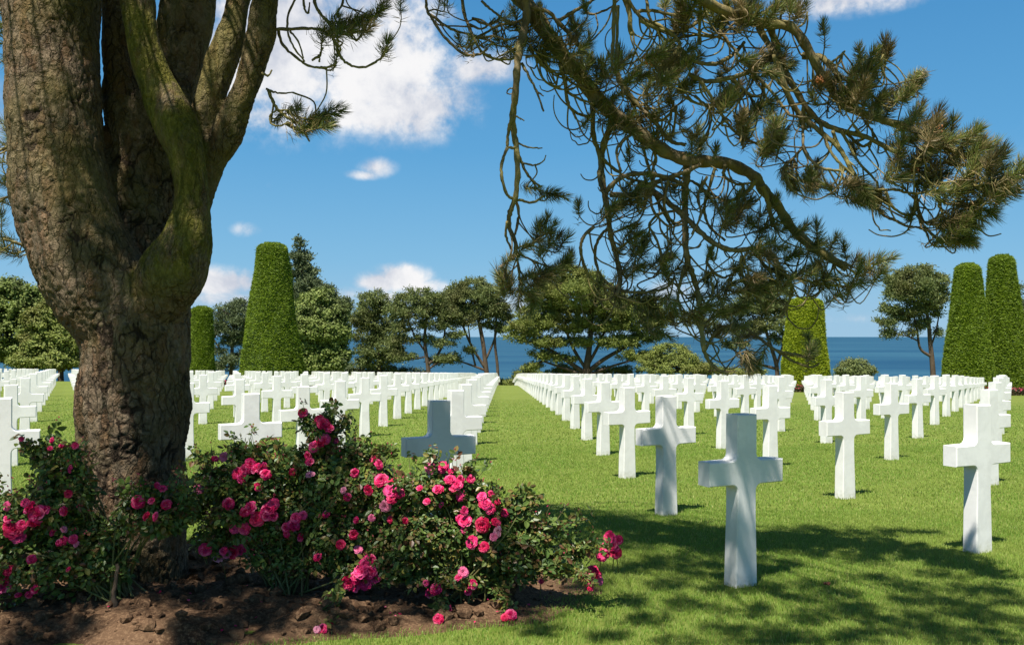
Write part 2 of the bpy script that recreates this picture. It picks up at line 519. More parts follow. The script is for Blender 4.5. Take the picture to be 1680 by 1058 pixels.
# sea
M_SEA, t = mat('sea_water')
tcn = t.n('ShaderNodeTexCoord')
mp = t.n('ShaderNodeMapping'); mp.inputs['Scale'].default_value = (0.0006, 0.004, 1.0); t.put(mp.inputs[0], tcn.outputs['Object'])
n1 = t.noise(mp.outputs[0], 1.0, 6, 0.6)
c = t.mix(t.smooth(n1, 0.35, 0.7), (0.010, 0.052, 0.105), (0.026, 0.088, 0.140))
t.put(t.p.inputs['Base Color'], c)
t.p.inputs['Roughness'].default_value = 0.75
t.p.inputs['Specular IOR Level'].default_value = 0.12

# scrubby hillside
M_SCRUB, t = mat('scrub_slope')
tcn = t.n('ShaderNodeTexCoord')
n1 = t.noise(tcn.outputs['Object'], 0.3, 6, 0.65)
t.put(t.p.inputs['Base Color'], t.mix(t.smooth(n1, 0.35, 0.65), (0.035, 0.05, 0.018), (0.075, 0.085, 0.03)))
t.p.inputs['Roughness'].default_value = 0.95

# ------------------------------------------------------------------ setting: lawn, hillside, sea, soil bed
def sheet(name, xs, ys, mat_, zf, kind='structure'):
    X, Y = np.meshgrid(xs, ys)
    V = np.stack([X, Y, zf(X, Y)], -1).reshape(-1, 3)
    nx, ny = len(xs), len(ys)
    i = np.arange(ny - 1)[:, None] * nx + np.arange(nx - 1)[None]
    q = np.stack([i, i + 1, i + nx + 1, i + nx], -1).reshape(-1, 4)
    g = Geo(); g.add(V, [q])
    return tag(g.build(name, mat_, None, True), kind=kind)


xs = np.concatenate([np.arange(-160, -20, 4.0), np.arange(-20, 20, 0.5), np.arange(20, 161, 4.0)])
lawn = sheet('lawn', xs, np.concatenate([np.arange(-40, 0, 4.0), np.arange(0, 30, 0.5), np.arange(30, 113, 1.0)]), M_LAWN, gz)
hill = sheet('coastal_slope', np.arange(-600, 601, 8.0), np.arange(111.6, 342, 3.0), M_SCRUB, lambda X, Y: gz(X, Y) - 0.02)
g = Geo()
g.add([(-90000, 250, -45), (90000, 250, -45), (90000, 90000, -45), (-90000, 90000, -45)], [np.array([[0, 1, 2, 3]])])
tag(g.build('sea', M_SEA), kind='structure')

BED = (-2.9, 5.52, 3.3, 1.15)


def bed_r(x, y):
    a = np.arctan2((y - BED[1]) / BED[3], (x - BED[0]) / BED[2])
    wob = 1 + 0.02 * np.sin(a * 9) + 0.015 * np.sin(a * 23 + 1)
    return np.sqrt(((x - BED[0]) / BED[2]) ** 2 + ((y - BED[1]) / BED[3]) ** 2) / wob


def fnoise(P, s, seed=0.0):
    return np.array([mnoise.noise(Vector((float(a) * s + seed, float(b) * s, float(c) * s))) for a, b, c in P])


def wave_noise(x, y, rng, f0, octs=5, per=8):
    z = np.zeros_like(x)
    f = f0; a = 1.0
    for _ in range(octs):
        for _k in range(per):
            th = rng.uniform(0, 2 * np.pi); ph = rng.uniform(0, 2 * np.pi); ff = f * rng.uniform(0.7, 1.4)
            z += a / per * np.sin(ff * (x * np.cos(th) + y * np.sin(th)) + ph) * 1.8
        f *= 2.1; a *= 0.55
    return z


def bed_z(X, Y):
    r = bed_r(X, Y)
    rng = np.random.default_rng(3)
    n = wave_noise(X, Y, rng, 7.0, 5, 7)
    edge = np.clip((1.0 - r) / 0.12, -1, 1)
    mound = 0.05 * np.exp(-(((X + 2.2) / 0.8) ** 2 + ((Y - 5.2) / 0.45) ** 2))
    return gz(X, Y) + 0.006 + edge * 0.018 + np.clip(edge, 0, 1) * (0.042 * n + 0.025 + mound)


bx = np.arange(BED[0] - 1.9, BED[0] + 3.45, 0.018); by = np.arange(BED[1] - 1.23, BED[1] + 1.23, 0.018)
soil = sheet('soil_bed', bx, by, M_SOIL, bed_z)
# soil clods and fallen petals: nobody could count them
rng = np.random.default_rng(11)
g = Geo()
ico_v = np.array([(0, 0, 1), (.89, 0, .45), (.28, .85, .45), (-.72, .53, .45), (-.72, -.53, .45), (.28, -.85, .45), (.72, .53, -.45), (-.28, .85, -.45), (-.89, 0, -.45), (-.28, -.85, -.45), (.72, -.53, -.45), (0, 0, -1)])
ico_f = np.array([(0, 1, 2), (0, 2, 3), (0, 3, 4), (0, 4, 5), (0, 5, 1), (1, 6, 2), (2, 7, 3), (3, 8, 4), (4, 9, 5), (5, 10, 1), (6, 7, 2), (7, 8, 3), (8, 9, 4), (9, 10, 5), (10, 6, 1), (7, 6, 11), (8, 7, 11), (9, 8, 11), (10, 9, 11), (6, 10, 11)])
n = 2600
cx = rng.uniform(BED[0] - 1.8, BED[0] + 3.3, n * 2); cy = rng.uniform(BED[1] - 1.1, BED[1] + 0.9, n * 2)
ok = bed_r(cx, cy) < 0.97
cx, cy = cx[ok][:n], cy[ok][:n]
cz = bed_z(cx, cy)
for a, b, c0 in zip(cx, cy, cz):
    s = 0.004 + 0.046 * rng.random() ** 5
    g.add(ico_v * s * rng.uniform(0.6, 1.3, (12, 1)) * np.array([1, 1, 0.75]) + (a, b, c0 + s * 0.25), [ico_f])
tag(g.build('soil_clods', M_SOIL), 'loose brown soil clods strewn over the rose bed', 'soil', kind='stuff')
g = Geo()
n = 46
cx = rng.uniform(-3.6, 0.2, n); cy = rng.uniform(4.45, 5.3, n)
ok = bed_r(cx, cy) < 1.0
cx, cy = cx[ok], cy[ok]
C = np.stack([cx, cy, bed_z(cx, cy) + 0.015], -1)
D = norm(rng.normal(size=C.shape) * (1, 1, 0.25)); S = norm(np.cross(D, norm(np.array([0, 0, 1.0]) + rng.normal(0, 0.4, C.shape))))
rhomb(g, C, D, S, rng.uniform(0.012, 0.028, len(C)), rng.uniform(0.012, 0.022, len(C)), 0.2)
tag(g.build('fallen_petals', M_ROSE), 'scattered pink petals fallen on the brown soil bed', 'petals', kind='stuff')

# grass blades
g = Geo()
rng = np.random.default_rng(5)


def blades(y0, y1, dens, h, wd, margin=0.62):
    pad_ = 1.3
    area = margin * (y1 * y1 - y0 * y0) + 2 * pad_ * (y1 - y0)
    n = int(area * dens)
    y = np.sqrt(rng.uniform(y0 * y0, y1 * y1, n))
    x = rng.uniform(-1, 1, n) * (margin * y + pad_)
    ok = bed_r(x, y) > 0.985 + rng.normal(0, 0.02, n)
    x, y = x[ok], y[ok]
    if y1 > 30:
        ok = rng.random(len(x)) > np.clip((y - 17) / 22, 0, 1) ** 0.8
        x, y = x[ok], y[ok]
    n = len(x)
    z = gz(x, y)
    hh = h * rng.uniform(0.55, 1.25, n)
    a = rng.uniform(0, 2 * np.pi, n); b = rng.uniform(0, 2 * np.pi, n)
    lean = rng.uniform(0.1, 0.75, n) * hh
    B = np.stack([x, y, z - 0.002], -1)
    S = np.stack([np.cos(a), np.sin(a), np.zeros(n)], -1) * (wd / 2 * rng.uniform(0.7, 1.3, n))[:, None]
    T = B + np.stack([np.cos(b) * lean, np.sin(b) * lean, hh], -1)
    M = B * 0.5 + T * 0.5 + np.stack([-np.cos(b) * lean * 0.15, -np.sin(b) * lean * 0.15, hh * 0.08], -1)
    V = np.stack([B - S, B + S, M + S * 0.8, M - S * 0.8, T], 1)
    i = np.arange(n)[:, None] * 5
    g.add(V.reshape(-1, 3), [i + np.array([[0, 1, 2, 3]]), i + np.array([[3, 2, 4]])])


blades(4.1, 8.5, 7500, 0.025, 0.0034)
blades(8.5, 15, 2200, 0.026, 0.0062)
blades(15, 39, 420, 0.028, 0.014)
tag(g.build('grass', M_BLADE), 'short mown green grass covering the cemetery lawn', 'grass', kind='stuff')

# ------------------------------------------------------------------ crosses
W2, TH, HT, AZ0, AZ1, SPAN = 0.078, 0.118, 1.07, 0.635, 0.785, 0.295


def cross_mesh():
    fr = 0.042
    def fil(cx_, cz_, a0, a1, n=5):
        return [(cx_ + fr * math.cos(math.radians(a0 + (a1 - a0) * i / n)), cz_ + fr * math.sin(math.radians(a0 + (a1 - a0) * i / n))) for i in range(n + 1)]
    wb, wn = 0.087, 0.074          # half widths: foot, just below the arms
    half = [(wb, -0.12), (wb, 0.0), (0.081, 0.22), (wn, 0.45)]
    half += fil(wn + fr, AZ0 - fr, 180, 90)
    half += [(SPAN, AZ0 + 0.002), (SPAN, AZ1 - 0.002)]
    half += fil(W2 + fr, AZ1 + fr, 270, 180)
    half += [(W2, HT)]
    pts = half + [(-x, z) for x, z in reversed(half)]
    n = len(pts)
    b = 0.007
    # inset outline for a small chamfer
    P = np.array(pts)
    e = np.roll(P, -1, 0) - P
    nr = norm(np.stack([e[:, 1], -e[:, 0]], -1))
    pn = np.roll(nr, 1, 0)
    bis = norm(nr + pn)
    Q = P - bis * (b / np.maximum((bis * nr).sum(-1), 0.5))[:, None]
    y = TH / 2
    V = []
    for ring, yy in ((Q, -y), (P, -y + b), (P, y - b), (Q, y)):
        V.append(np.stack([ring[:, 0], np.full(n, yy), ring[:, 1]], -1))
    V = np.concatenate(V)
    fs = []
    for k in range(3):
        i = np.arange(n); j = (i + 1) % n
        fs.append(np.stack([k * n + i, k * n + j, (k + 1) * n + j, (k + 1) * n + i], -1))
    # front and back faces as quads between mirrored vertices
    m = n // 2
    a = np.arange(m - 1)
    fr_ = np.stack([a, n - 1 - a, n - 2 - a, a + 1], -1)
    fs.append(fr_)
    fs.append(fr_[:, ::-1] + 3 * n)
    g = Geo(); g.add(V, fs)
    me = g.mesh('marble_cross', M_MARBLE)
    import bmesh
    bm = bmesh.new(); bm.from_mesh(me)
    bmesh.ops.recalc_face_normals(bm, faces=bm.faces)
    bm.to_mesh(me); bm.free()
    return me, g


CROSS_ME, CROSS_G = cross_mesh()
A0 = np.array([1.423, 5.72]); LA = np.array([-0.028, 2.58]); LB = np.array([1.98, 0.99])
ROT = math.atan2(LB[1], LB[0])


def field_end(x):
    return np.interp(x, [-60, -22, -9, 10, 22, 60], [64, 66, 104, 104, 72, 62])


cand = []
for i in range(-80, 90):
    for j in range(-60, 60):
        p = A0 + LA * i + LB * j
        if p[1] < 5.5 or p[1] > field_end(p[0]): continue
        u = (p[0] / p[1]) * F
        if p[1] < 11 and j * 1.0 < -0.5 and p[1] < 6.3: continue
        rim = 0.34 * F / p[1]
        vis = -840 - rim < u < 840 + rim
        if -840 - rim - 160 < u < 840 + rim + 160:
            cand.append((p[1], p[0], i, j, vis, u + 840))
cand.sort()
special = {(0, 0): 'nearest white marble cross, dappled by branch shade, standing on the lawn',
           (0, 1): 'sunlit white cross at the right of the lawn with shade falling short of its foot',
           (1, 0): 'white cross behind the nearest one, its left side shaded and its right arm sunlit',
           (1, -1): 'grey looking cross wholly in shade behind the pink roses',
           (1, 1): 'sunlit white cross between the dappled nearest cross and the one by the right edge',
           (2, 0): 'sunlit white cross directly behind the half shaded one, edging the grass aisle',
           (2, -2): 'broad sunlit white cross rising behind the roses beside the pine trunk',
           (2, -3): 'sunlit white cross cut by the left edge of the photo beside the roses',
           (0, 2): 'white cross cut by the right edge of the photo, close to the viewer',
           (1, 2): 'white cross partly hidden behind the sunlit cross near the right edge',
           (3, 0): 'third sunlit white cross along the right edge of the grass aisle',
           (4, 0): 'fourth sunlit white cross along the right edge of the grass aisle',
           (2, -1): 'sunlit white cross whose foot shows just behind the grey shaded cross',
           (2, 1): 'sunlit white cross behind the right arm of the nearest dappled cross'}
GRP = 'white marble crosses standing in rows on the lawn'
rows_word = ['', 'second', 'third', 'fourth', 'fifth', 'sixth', 'seventh', 'eighth', 'ninth', 'tenth']
nvis = 0
rest = Geo(); nrest = 0
CV = np.concatenate(CROSS_G.v)
rng = np.random.default_rng(21)
for (y, x, i, j, vis, u) in cand:
    ang = ROT + rng.normal(0, 0.012); tilt = rng.normal(0, 0.004); s = 1 + rng.normal(0, 0.004)
    x += {(2, -3): 0.17, (2, -2): 0.05}.get((i, j), 0.0)
    z = float(gz(x, y))
    if vis and nvis < 300:
        o = bpy.data.objects.new('marble_cross', CROSS_ME)
        COL.objects.link(o)
        o.location = (x, y, z); o.rotation_euler = (tilt, rng.normal(0, 0.004), ang); o.scale = (s, s, s)
        if (i, j) in special:
            lab = special[(i, j)]
        elif j == 0 and 5 <= i <= 9:
            lab = rows_word[i] + ' white cross counted back along the right edge of the grass aisle'
        elif j == -1 and 3 <= i <= 9:
            lab = rows_word[i - 1] + ' white cross counted back along the left edge of the grass aisle'
        else:
            dist = 'middle' if y < 22 else 'far'
            if u < 290: side = 'left of the pine trunk'
            elif u < 824: side = 'between the pine trunk and the grass aisle'
            elif u < 1305: side = 'between the grass aisle and the golden topiary'
            else: side = 'right of the golden topiary'
            lab = ('one of the mid distance white crosses ' if dist == 'middle' else 'one of the small far white crosses ') + side
            tag(o, lab, 'cross', lab.replace('one of the ', ''))
            nvis += 1
            continue
        tag(o, lab, 'cross', GRP)
        nvis += 1
    elif y > 9 or vis:
        ca, sa = math.cos(ang), math.sin(ang)
        V = np.stack([CV[:, 0] * ca - CV[:, 1] * sa + x, CV[:, 0] * sa + CV[:, 1] * ca + y, CV[:, 2] * s + z], -1)
        rest.add(V, [f for f in CROSS_G.f])
        nrest += 1
print('crosses', len(cand), 'individual', nvis, 'massed', nrest)
tag(rest.build('marble_crosses', M_MARBLE), 'mass of tiny white crosses filling the farthest rows of the lawn', 'crosses', kind='stuff')

# ------------------------------------------------------------------ topiaries
def topiary(label, px, py_top, hw_top, hw_base, py_base, Y, mat_, seed, core):
    rng = np.random.default_rng(seed)
    k = Y / F
    x0 = (px - 840) * k
    z0 = float(gz(x0, Y)) - 0.05
    zt = EYE + (552 - py_top) * k
    rt, rb = hw_top * k - 0.10, hw_base * k - 0.10
    H = zt - z0
    r0 = root('clipped_topiary', (x0, Y, z0), label, 'topiary', 'clipped topiaries around the cross field')

    def rad(t, a):
        base = rb + (rt - rb) * t ** 0.9
        rnd = np.sqrt(np.clip(1 - np.clip((t - 0.955) / 0.045, 0, 1) ** 2, 0.0, 1)) * 0.45 + 0.55
        bump_ = 1 + 0.030 * np.sin(a * 3 + t * 9 + seed) + 0.02 * np.sin(a * 5 - t * 14 + seed * 2) + 0.014 * np.sin(a * 7 - t * 23) + 0.012 * np.sin(a * 13 + t * 41)
        return base * rnd * bump_
    # body under the leaves
    g = Geo()
    nt, na = 40, 40
    t = np.linspace(0, 1, nt)[:, None]; a = np.linspace(0, 2 * np.pi, na, endpoint=False)[None]
    R = rad(t, a) * 0.955
    V = np.stack([x0 + R * np.cos(a), Y + R * np.sin(a), z0 + H * 0.985 * t + 0 * a], -1).reshape(-1, 3)
    i = np.arange(nt - 1)[:, None] * na; j = np.arange(na)[None]
    q = np.stack([i + j, i + (j + 1) % na, i + na + (j + 1) % na, i + na + j], -1).reshape(-1, 4)
    g.add(V, [q, ((nt - 1) * na + np.arange(na))[None]])
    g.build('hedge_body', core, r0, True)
    # leaf shoots
    g = Geo()
    n = 52000
    t = 1 - np.sqrt(rng.uniform(0, 1, n)) if False else rng.uniform(0, 1, n) ** 1.15
    a = rng.uniform(0, 2 * np.pi, n)
    R = rad(t, a)
    ntop = 2200
    tt = np.concatenate([t, np.ones(ntop)]); aa = np.concatenate([a, rng.uniform(0, 2 * np.pi, ntop)])
    RR = np.concatenate([R, rt * 0.6 * np.sqrt(rng.uniform(0, 1, ntop))])
    out = np.stack([np.cos(aa), np.sin(aa), np.full(len(aa), 0.12)], -1)
    out[n:] = (0, 0, 1)
    C = np.stack([x0 + RR * np.cos(aa), Y + RR * np.sin(aa), z0 + H * tt], -1) + out * rng.normal(0, 0.03, (len(aa), 1))
    tang = np.stack([-np.sin(aa), np.cos(aa), np.zeros(len(aa))], -1)
    D = norm(out * rng.uniform(0.25, 1.1, (len(aa), 1)) + tang * rng.normal(0, 0.9, (len(aa), 1)) + np.array([0, 0, 1.0]) * rng.normal(0.05, 0.35, (len(aa), 1)))
    S = norm(np.cross(D, norm(out + rng.normal(0, 0.5, out.shape))))
    rhomb(g, C, D, S, rng.uniform(0.10, 0.26, len(C)) * (1 + 0.8 * (rng.random(len(C)) > 0.97)), rng.uniform(0.03, 0.06, len(C)), 0.1)
    g.build('foliage', mat_, r0)
    return r0


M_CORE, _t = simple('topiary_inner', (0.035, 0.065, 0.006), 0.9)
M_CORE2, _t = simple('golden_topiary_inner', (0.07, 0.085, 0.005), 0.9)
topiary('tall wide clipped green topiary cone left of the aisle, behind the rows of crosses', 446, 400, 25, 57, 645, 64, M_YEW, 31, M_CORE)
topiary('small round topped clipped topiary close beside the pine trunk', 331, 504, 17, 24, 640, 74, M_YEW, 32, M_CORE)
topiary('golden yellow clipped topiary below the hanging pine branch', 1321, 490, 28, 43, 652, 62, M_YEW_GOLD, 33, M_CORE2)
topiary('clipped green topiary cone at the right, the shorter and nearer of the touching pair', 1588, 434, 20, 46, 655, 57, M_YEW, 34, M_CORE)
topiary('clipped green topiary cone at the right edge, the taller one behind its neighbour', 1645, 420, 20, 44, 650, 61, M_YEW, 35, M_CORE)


# low beds of pink flowers at the topiary feet
def low_bed(label, px0, px1, Y, seed):
    rng = np.random.default_rng(seed)
    k = Y / F
    xa, xb = (px0 - 840) * k, (px1 - 840) * k
    n = int((xb - xa) * 420)
    x = rng.uniform(xa, xb, n); y = Y + rng.uniform(-0.7, 0.7, n)
    r0 = root('flower_bed', ((xa + xb) / 2, Y, float(gz((xa + xb) / 2, Y))), label, 'flower bed', 'low flower beds behind the crosses')
    g = Geo()
    C = np.stack([x, y, gz(x, y) + rng.uniform(0.02, 0.42, n)], -1)
    D = norm(rng.normal(size=C.shape)); S = perp(D, rng)
    rhomb(g, C, D, S, 0.14, 0.09)
    tag(g.build('leaves', M_LOWLEAF, r0), kind='stuff')
    g = Geo()
    m = n // 5
    x = rng.uniform(xa, xb, m); y = Y + rng.uniform(-0.8, 0.7, m)
    C = np.stack([x, y, gz(x, y) + rng.uniform(0.22, 0.5, m)], -1)
    D = norm(rng.normal(size=C.shape)); S = perp(D, rng)
    rhomb(g, C, D, S, 0.12, 0.10)
    tag(g.build('blooms', M_BUD, r0), kind='stuff')


M_LOWLEAF = foliage('low_bed_leaves', [(0.03, 0.035, 0.015), (0.05, 0.05, 0.02), (0.10, 0.05, 0.03)], 0.1)
low_bed('low pink flower bed at the foot of the touching topiary pair', 1530, 1760, 55.5, 41)
low_bed('low pink flower bed around the foot of the golden topiary', 1262, 1392, 60.5, 42)
low_bed('low red flower bed glimpsed at the foot of the wide topiary', 352, 520, 62, 43)


# ------------------------------------------------------------------ background trees
def far_tree(name, label, Y, trunks, clumps, mat_, seed, pad=0.62, leaf=(0.40, 0.14), per=46, dens=1.0, group=None, spiky=True, droop=0.0):
    rng = np.random.default_rng(seed)
    k = Y / F
    t0 = trunks[0][0]
    bx_ = (t0[0] - 840) * k
    base = (bx_, Y, min(float(gz(bx_, Y)), at(t0[0], t0[1], Y)[2]))
    r0 = root(name, base, label, 'tree' if 'shrub' not in name else 'shrub', group)
    # trunk and limbs
    g = Geo()
    tips = []
    for tr_ in trunks:
        P = []
        for q in tr_:
            P.append((q[0], q[1], Y + (q[3] if len(q) > 3 else 0.0), q[2]))
        P = cr(P, 5)
        W = atv(P[:, :3]); R = P[:, 3] * k * 0.7
        if tr_ is trunks[0]:
            W[0, 2] = min(W[0, 2], float(gz(W[0, 0], W[0, 1])) - 0.2)
        tube(g, W, R, 7)
        tips.append(W)
    allw = np.concatenate(tips)
    g2 = Geo()
    leaves_c = []; leaves_n = []
    for (px, py, rx, ry) in clumps:
        c = at(px, py, Y); a, b = rx * k, ry * k
        c[1] += rng.uniform(-0.25, 0.25) * a
        npad = max(6, int(dens * 10.5 * (a * b) / pad ** 2 / 1.6))
        d = norm(rng.normal(size=(npad, 3))); pads_r = pad * rng.uniform(0.55, 1.2, npad)
        r = rng.uniform(0.35, 1.0, npad) ** 0.6
        pc = c + d * r[:, None] * np.array([a, a * 0.85, b])
        # limbs to the clump
        src = allw[np.argmin(((allw - c) ** 2).sum(-1) + 4 * np.maximum(allw[:, 2] - c[2], 0) ** 2)]
        for tgt in pc[:: max(1, npad // 4)]:
            mid = (src + tgt) / 2 + rng.normal(0, 0.18, 3) + (0, 0, -0.15)
            P = cr(np.array([src, mid, tgt]), 4)
            tube(g, P, np.linspace(0.05, 0.015, len(P)) * (1.2 if a > 1.5 else 0.9), 5, False)
        for p_, dd, pr in zip(pc, d, pads_r):
            m = int(1.5 * per * rng.uniform(0.7, 1.3) * (pr / pad) ** 1.5)
            q = rng.normal(size=(m, 3)) * np.array([pr, pr, pr * 0.66]) * 0.58
            leaves_c.append(p_ + q)
            leaves_n.append(norm(q * np.array([1, 1, 1.4]) / pad + dd * 0.35 + np.array([0, 0, 0.55 - droop])))
    C = np.concatenate(leaves_c); N = np.concatenate(leaves_n)
    if spiky:
        D = norm(N + rng.normal(0, 0.7, N.shape)); S = perp(D, rng)
    else:
        D = perp(norm(N + rng.normal(0, 0.5, N.shape)), rng); S = norm(np.cross(N + rng.normal(0, 0.4, N.shape), D))
    rhomb(g2, C, D, S, leaf[0] * rng.uniform(0.7, 1.3, len(C)), leaf[1] * rng.uniform(0.7, 1.3, len(C)), 0.15)
    g.build('trunk', M_FARBARK, r0, True)
    g2.build('crown', mat_, r0)
    return r0


TG = 'trees standing beyond the cross field'
far_tree('tall_conifer', 'tall dark pointed conifer behind the wide green topiary', 118,
         [[(497, 625, 7), (496, 540, 5), (494, 450, 3), (492, 392, 1)]],
         [(491, 398, 7, 10), (493, 420, 15, 15), (495, 445, 22, 17), (502, 470, 30, 18), (516, 492, 40, 16), (530, 480, 26, 14), (540, 505, 34, 18), (505, 520, 45, 22), (560, 500, 18, 10), (530, 545, 45, 25), (500, 570, 40, 30)],
         M_DARKPINE, 51, 0.60, (0.42, 0.17), 50, 1.1, TG)
far_tree('leafy_tree', 'round light green leafy tree right beside the wide topiary', 92,
         [[(523, 640, 6), (522, 600, 5), (520, 560, 4), (525, 520, 2)], [(522, 600, 3), (540, 570, 3), (550, 540, 2)]],
         [(522, 495, 28, 20), (505, 515, 26, 22), (540, 512, 30, 24), (520, 540, 45, 26), (552, 545, 24, 26), (500, 565, 30, 22), (530, 580, 42, 22), (548, 588, 28, 18), (510, 595, 30, 16)],
         M_BROAD, 52, 0.5, (0.30, 0.19), 70, 1.15, TG, False)
far_tree('pine_tree', 'dark pine between the light green leafy tree and the slender gapped pine', 112,
         [[(620, 640, 6), (622, 600, 5), (618, 560, 4), (612, 510, 2)]],
         [(612, 490, 26, 14), (604, 508, 24, 16), (632, 505, 18, 14), (618, 530, 40, 16), (600, 548, 24, 16), (640, 548, 30, 16), (620, 570, 42, 18), (610, 592, 30, 14), (648, 580, 20, 14), (590, 525, 18, 14)],
         M_FARPINE, 53, 0.55, (0.34, 0.115), 44, 1.0, TG)
far_tree('pine_tree', 'slender pine with see through crown and forked bare trunk', 108,
         [[(706, 640, 6), (702, 600, 5), (697, 560, 4), (700, 510, 2)], [(702, 598, 4), (716, 585, 3), (728, 560, 3), (730, 530, 2)], [(700, 580, 2.5), (680, 550, 2), (668, 520, 1.5)], [(704, 605, 2.5), (722, 592, 2), (738, 578, 1.5)]],
         [(690, 485, 30, 14), (665, 496, 26, 14), (715, 495, 28, 14), (650, 512, 22, 12), (690, 512, 38, 12), (735, 515, 24, 11), (668, 535, 28, 9), (712, 532, 30, 9), (745, 545, 18, 8), (655, 560, 22, 8), (690, 555, 22, 7), (725, 562, 24, 7), (660, 585, 24, 8), (735, 585, 20, 7)],
         M_FARPINE, 54, 0.5, (0.34, 0.115), 44, 0.9, TG)
far_tree('pine_tree', 'dome topped pine with several bare dark trunks left of the aisle end', 110,
         [[(802, 640, 6), (797, 600, 5.5), (792, 560, 5), (784, 520, 4), (776, 480, 2)], [(818, 640, 4), (816, 600, 3.5), (812, 560, 3), (815, 515, 2)], [(797, 605, 4), (775, 570, 3), (760, 535, 2.5), (752, 500, 1.5)], [(797, 590, 3), (810, 560, 2.5), (818, 530, 2)], [(780, 600, 2.5), (772, 565, 2), (768, 530, 1.6)], [(798, 608, 3), (765, 596, 2), (740, 588, 1.4)]],
         [(775, 470, 34, 14), (748, 482, 24, 14), (806, 482, 28, 14), (770, 492, 48, 16), (812, 505, 26, 16), (745, 508, 26, 14), (785, 512, 40, 14), (828, 522, 14, 10), (735, 525, 16, 8), (760, 528, 22, 8), (806, 532, 20, 8), (826, 540, 12, 6), (742, 590, 24, 5), (720, 592, 18, 4), (770, 575, 12, 5)],
         M_FARPINE, 55, 0.52, (0.34, 0.115), 46, 1.1, TG)
far_tree('pine_tree', 'broad spreading olive green pine right of the aisle end, the widest crown of all', 104,
         [[(960, 640, 10), (962, 605, 9), (966, 575, 7), (970, 530, 5), (965, 480, 3)], [(960, 612, 6), (935, 595, 5), (905, 575, 4), (880, 560, 2.5)], [(962, 612, 6), (990, 590, 5), (1025, 570, 4), (1060, 550, 2.5)], [(961, 605, 4), (940, 570, 4), (925, 530, 3)], [(964, 600, 4), (985, 560, 3.5), (1000, 520, 2.5)], [(958, 615, 4), (925, 604, 3), (890, 592, 2)], [(966, 615, 4), (1000, 602, 3), (1040, 590, 2)]],
         [(940, 448, 26, 13), (915, 462, 32, 14), (965, 460, 32, 14), (935, 478, 60, 16), (895, 490, 34, 16), (990, 482, 38, 16), (950, 500, 75, 18), (885, 515, 40, 16), (1010, 508, 50, 18), (1050, 505, 40, 18), (870, 535, 36, 14), (925, 532, 48, 14), (985, 535, 50, 14), (1045, 530, 44, 14), (1085, 525, 24, 12), (860, 552, 28, 9), (900, 560, 34, 9), (945, 562, 26, 8), (1015, 560, 44, 10), (1065, 552, 30, 9), (890, 582, 28, 6), (1040, 582, 36, 7), (925, 588, 24, 5), (880, 600, 18, 4)],
         M_FARPINE2, 56, 0.55, (0.34, 0.12), 60, 1.0, TG)
far_tree('pine_tree', 'pine half hidden by the hanging branch, left of the golden topiary', 106,
         [[(1276, 640, 6), (1274, 600, 5), (1262, 560, 4), (1250, 520, 2.5)], [(1274, 605, 4), (1240, 595, 3), (1205, 575, 2), (1180, 555, 1.5)], [(1274, 600, 3), (1285, 560, 2.5), (1280, 520, 1.5)]],
         [(1250, 470, 26, 14), (1230, 485, 26, 14), (1275, 482, 26, 14), (1240, 505, 44, 14), (1285, 505, 26, 14), (1200, 515, 26, 10), (1260, 530, 44, 12), (1175, 540, 26, 6), (1225, 545, 30, 9), (1150, 530, 26, 6), (1280, 555, 22, 10), (1205, 565, 24, 7), (1130, 520, 20, 6)],
         M_FARPINE, 57, 0.52, (0.34, 0.115), 46, 1.0, TG)
far_tree('pine_tree', 'lone pine leaning over the sea view, left of the right hand topiary pair', 100,
         [[(1532, 640, 7), (1530, 600, 6), (1526, 560, 5), (1522, 520, 4), (1510, 480, 2)], [(1528, 585, 4), (1510, 572, 3), (1505, 545, 2.5), (1500, 520, 2)], [(1527, 570, 2), (1535, 545, 2), (1540, 520, 1.5)], [(1508, 560, 2), (1490, 552, 1.5), (1470, 548, 1)]],
         [(1502, 448, 32, 13), (1475, 460, 22, 12), (1530, 462, 26, 14), (1500, 468, 44, 14), (1540, 482, 18, 14), (1475, 482, 26, 12), (1510, 490, 36, 14), (1462, 505, 20, 7), (1495, 512, 34, 11), (1535, 508, 20, 10), (1450, 528, 18, 7), (1475, 526, 16, 5), (1510, 530, 26, 8), (1462, 546, 16, 6), (1495, 545, 12, 5), (1535, 545, 10, 6)],
         M_FARPINE, 58, 0.52, (0.34, 0.115), 46, 1.05, TG)
far_tree('pine_tree', 'dark pine peeking out behind the right edge topiary', 112,
         [[(1668, 650, 6), (1668, 600, 5), (1665, 540, 4), (1664, 480, 2)]],
         [(1666, 478, 12, 14), (1670, 505, 18, 16), (1676, 535, 22, 18), (1690, 520, 24, 16), (1685, 570, 26, 20), (1700, 550, 30, 20)],
         M_DARKPINE, 59, 0.52, (0.34, 0.115), 46, 1.0, TG)
far_tree('pine_tree', 'dark pine filling the gap between the small and the wide topiary', 110,
         [[(378, 640, 6), (380, 600, 5), (382, 550, 3.5), (388, 500, 2)], [(380, 600, 3), (362, 575, 2), (350, 555, 1.5)]],
         [(392, 500, 18, 10), (372, 512, 24, 12), (405, 518, 24, 14), (382, 532, 36, 14), (360, 545, 22, 10), (400, 548, 28, 12), (378, 562, 22, 7), (355, 575, 16, 6), (385, 590, 26, 9), (365, 600, 24, 7), (410, 580, 20, 10)],
         M_DARKPINE, 60, 0.52, (0.34, 0.115), 44, 1.0, TG)
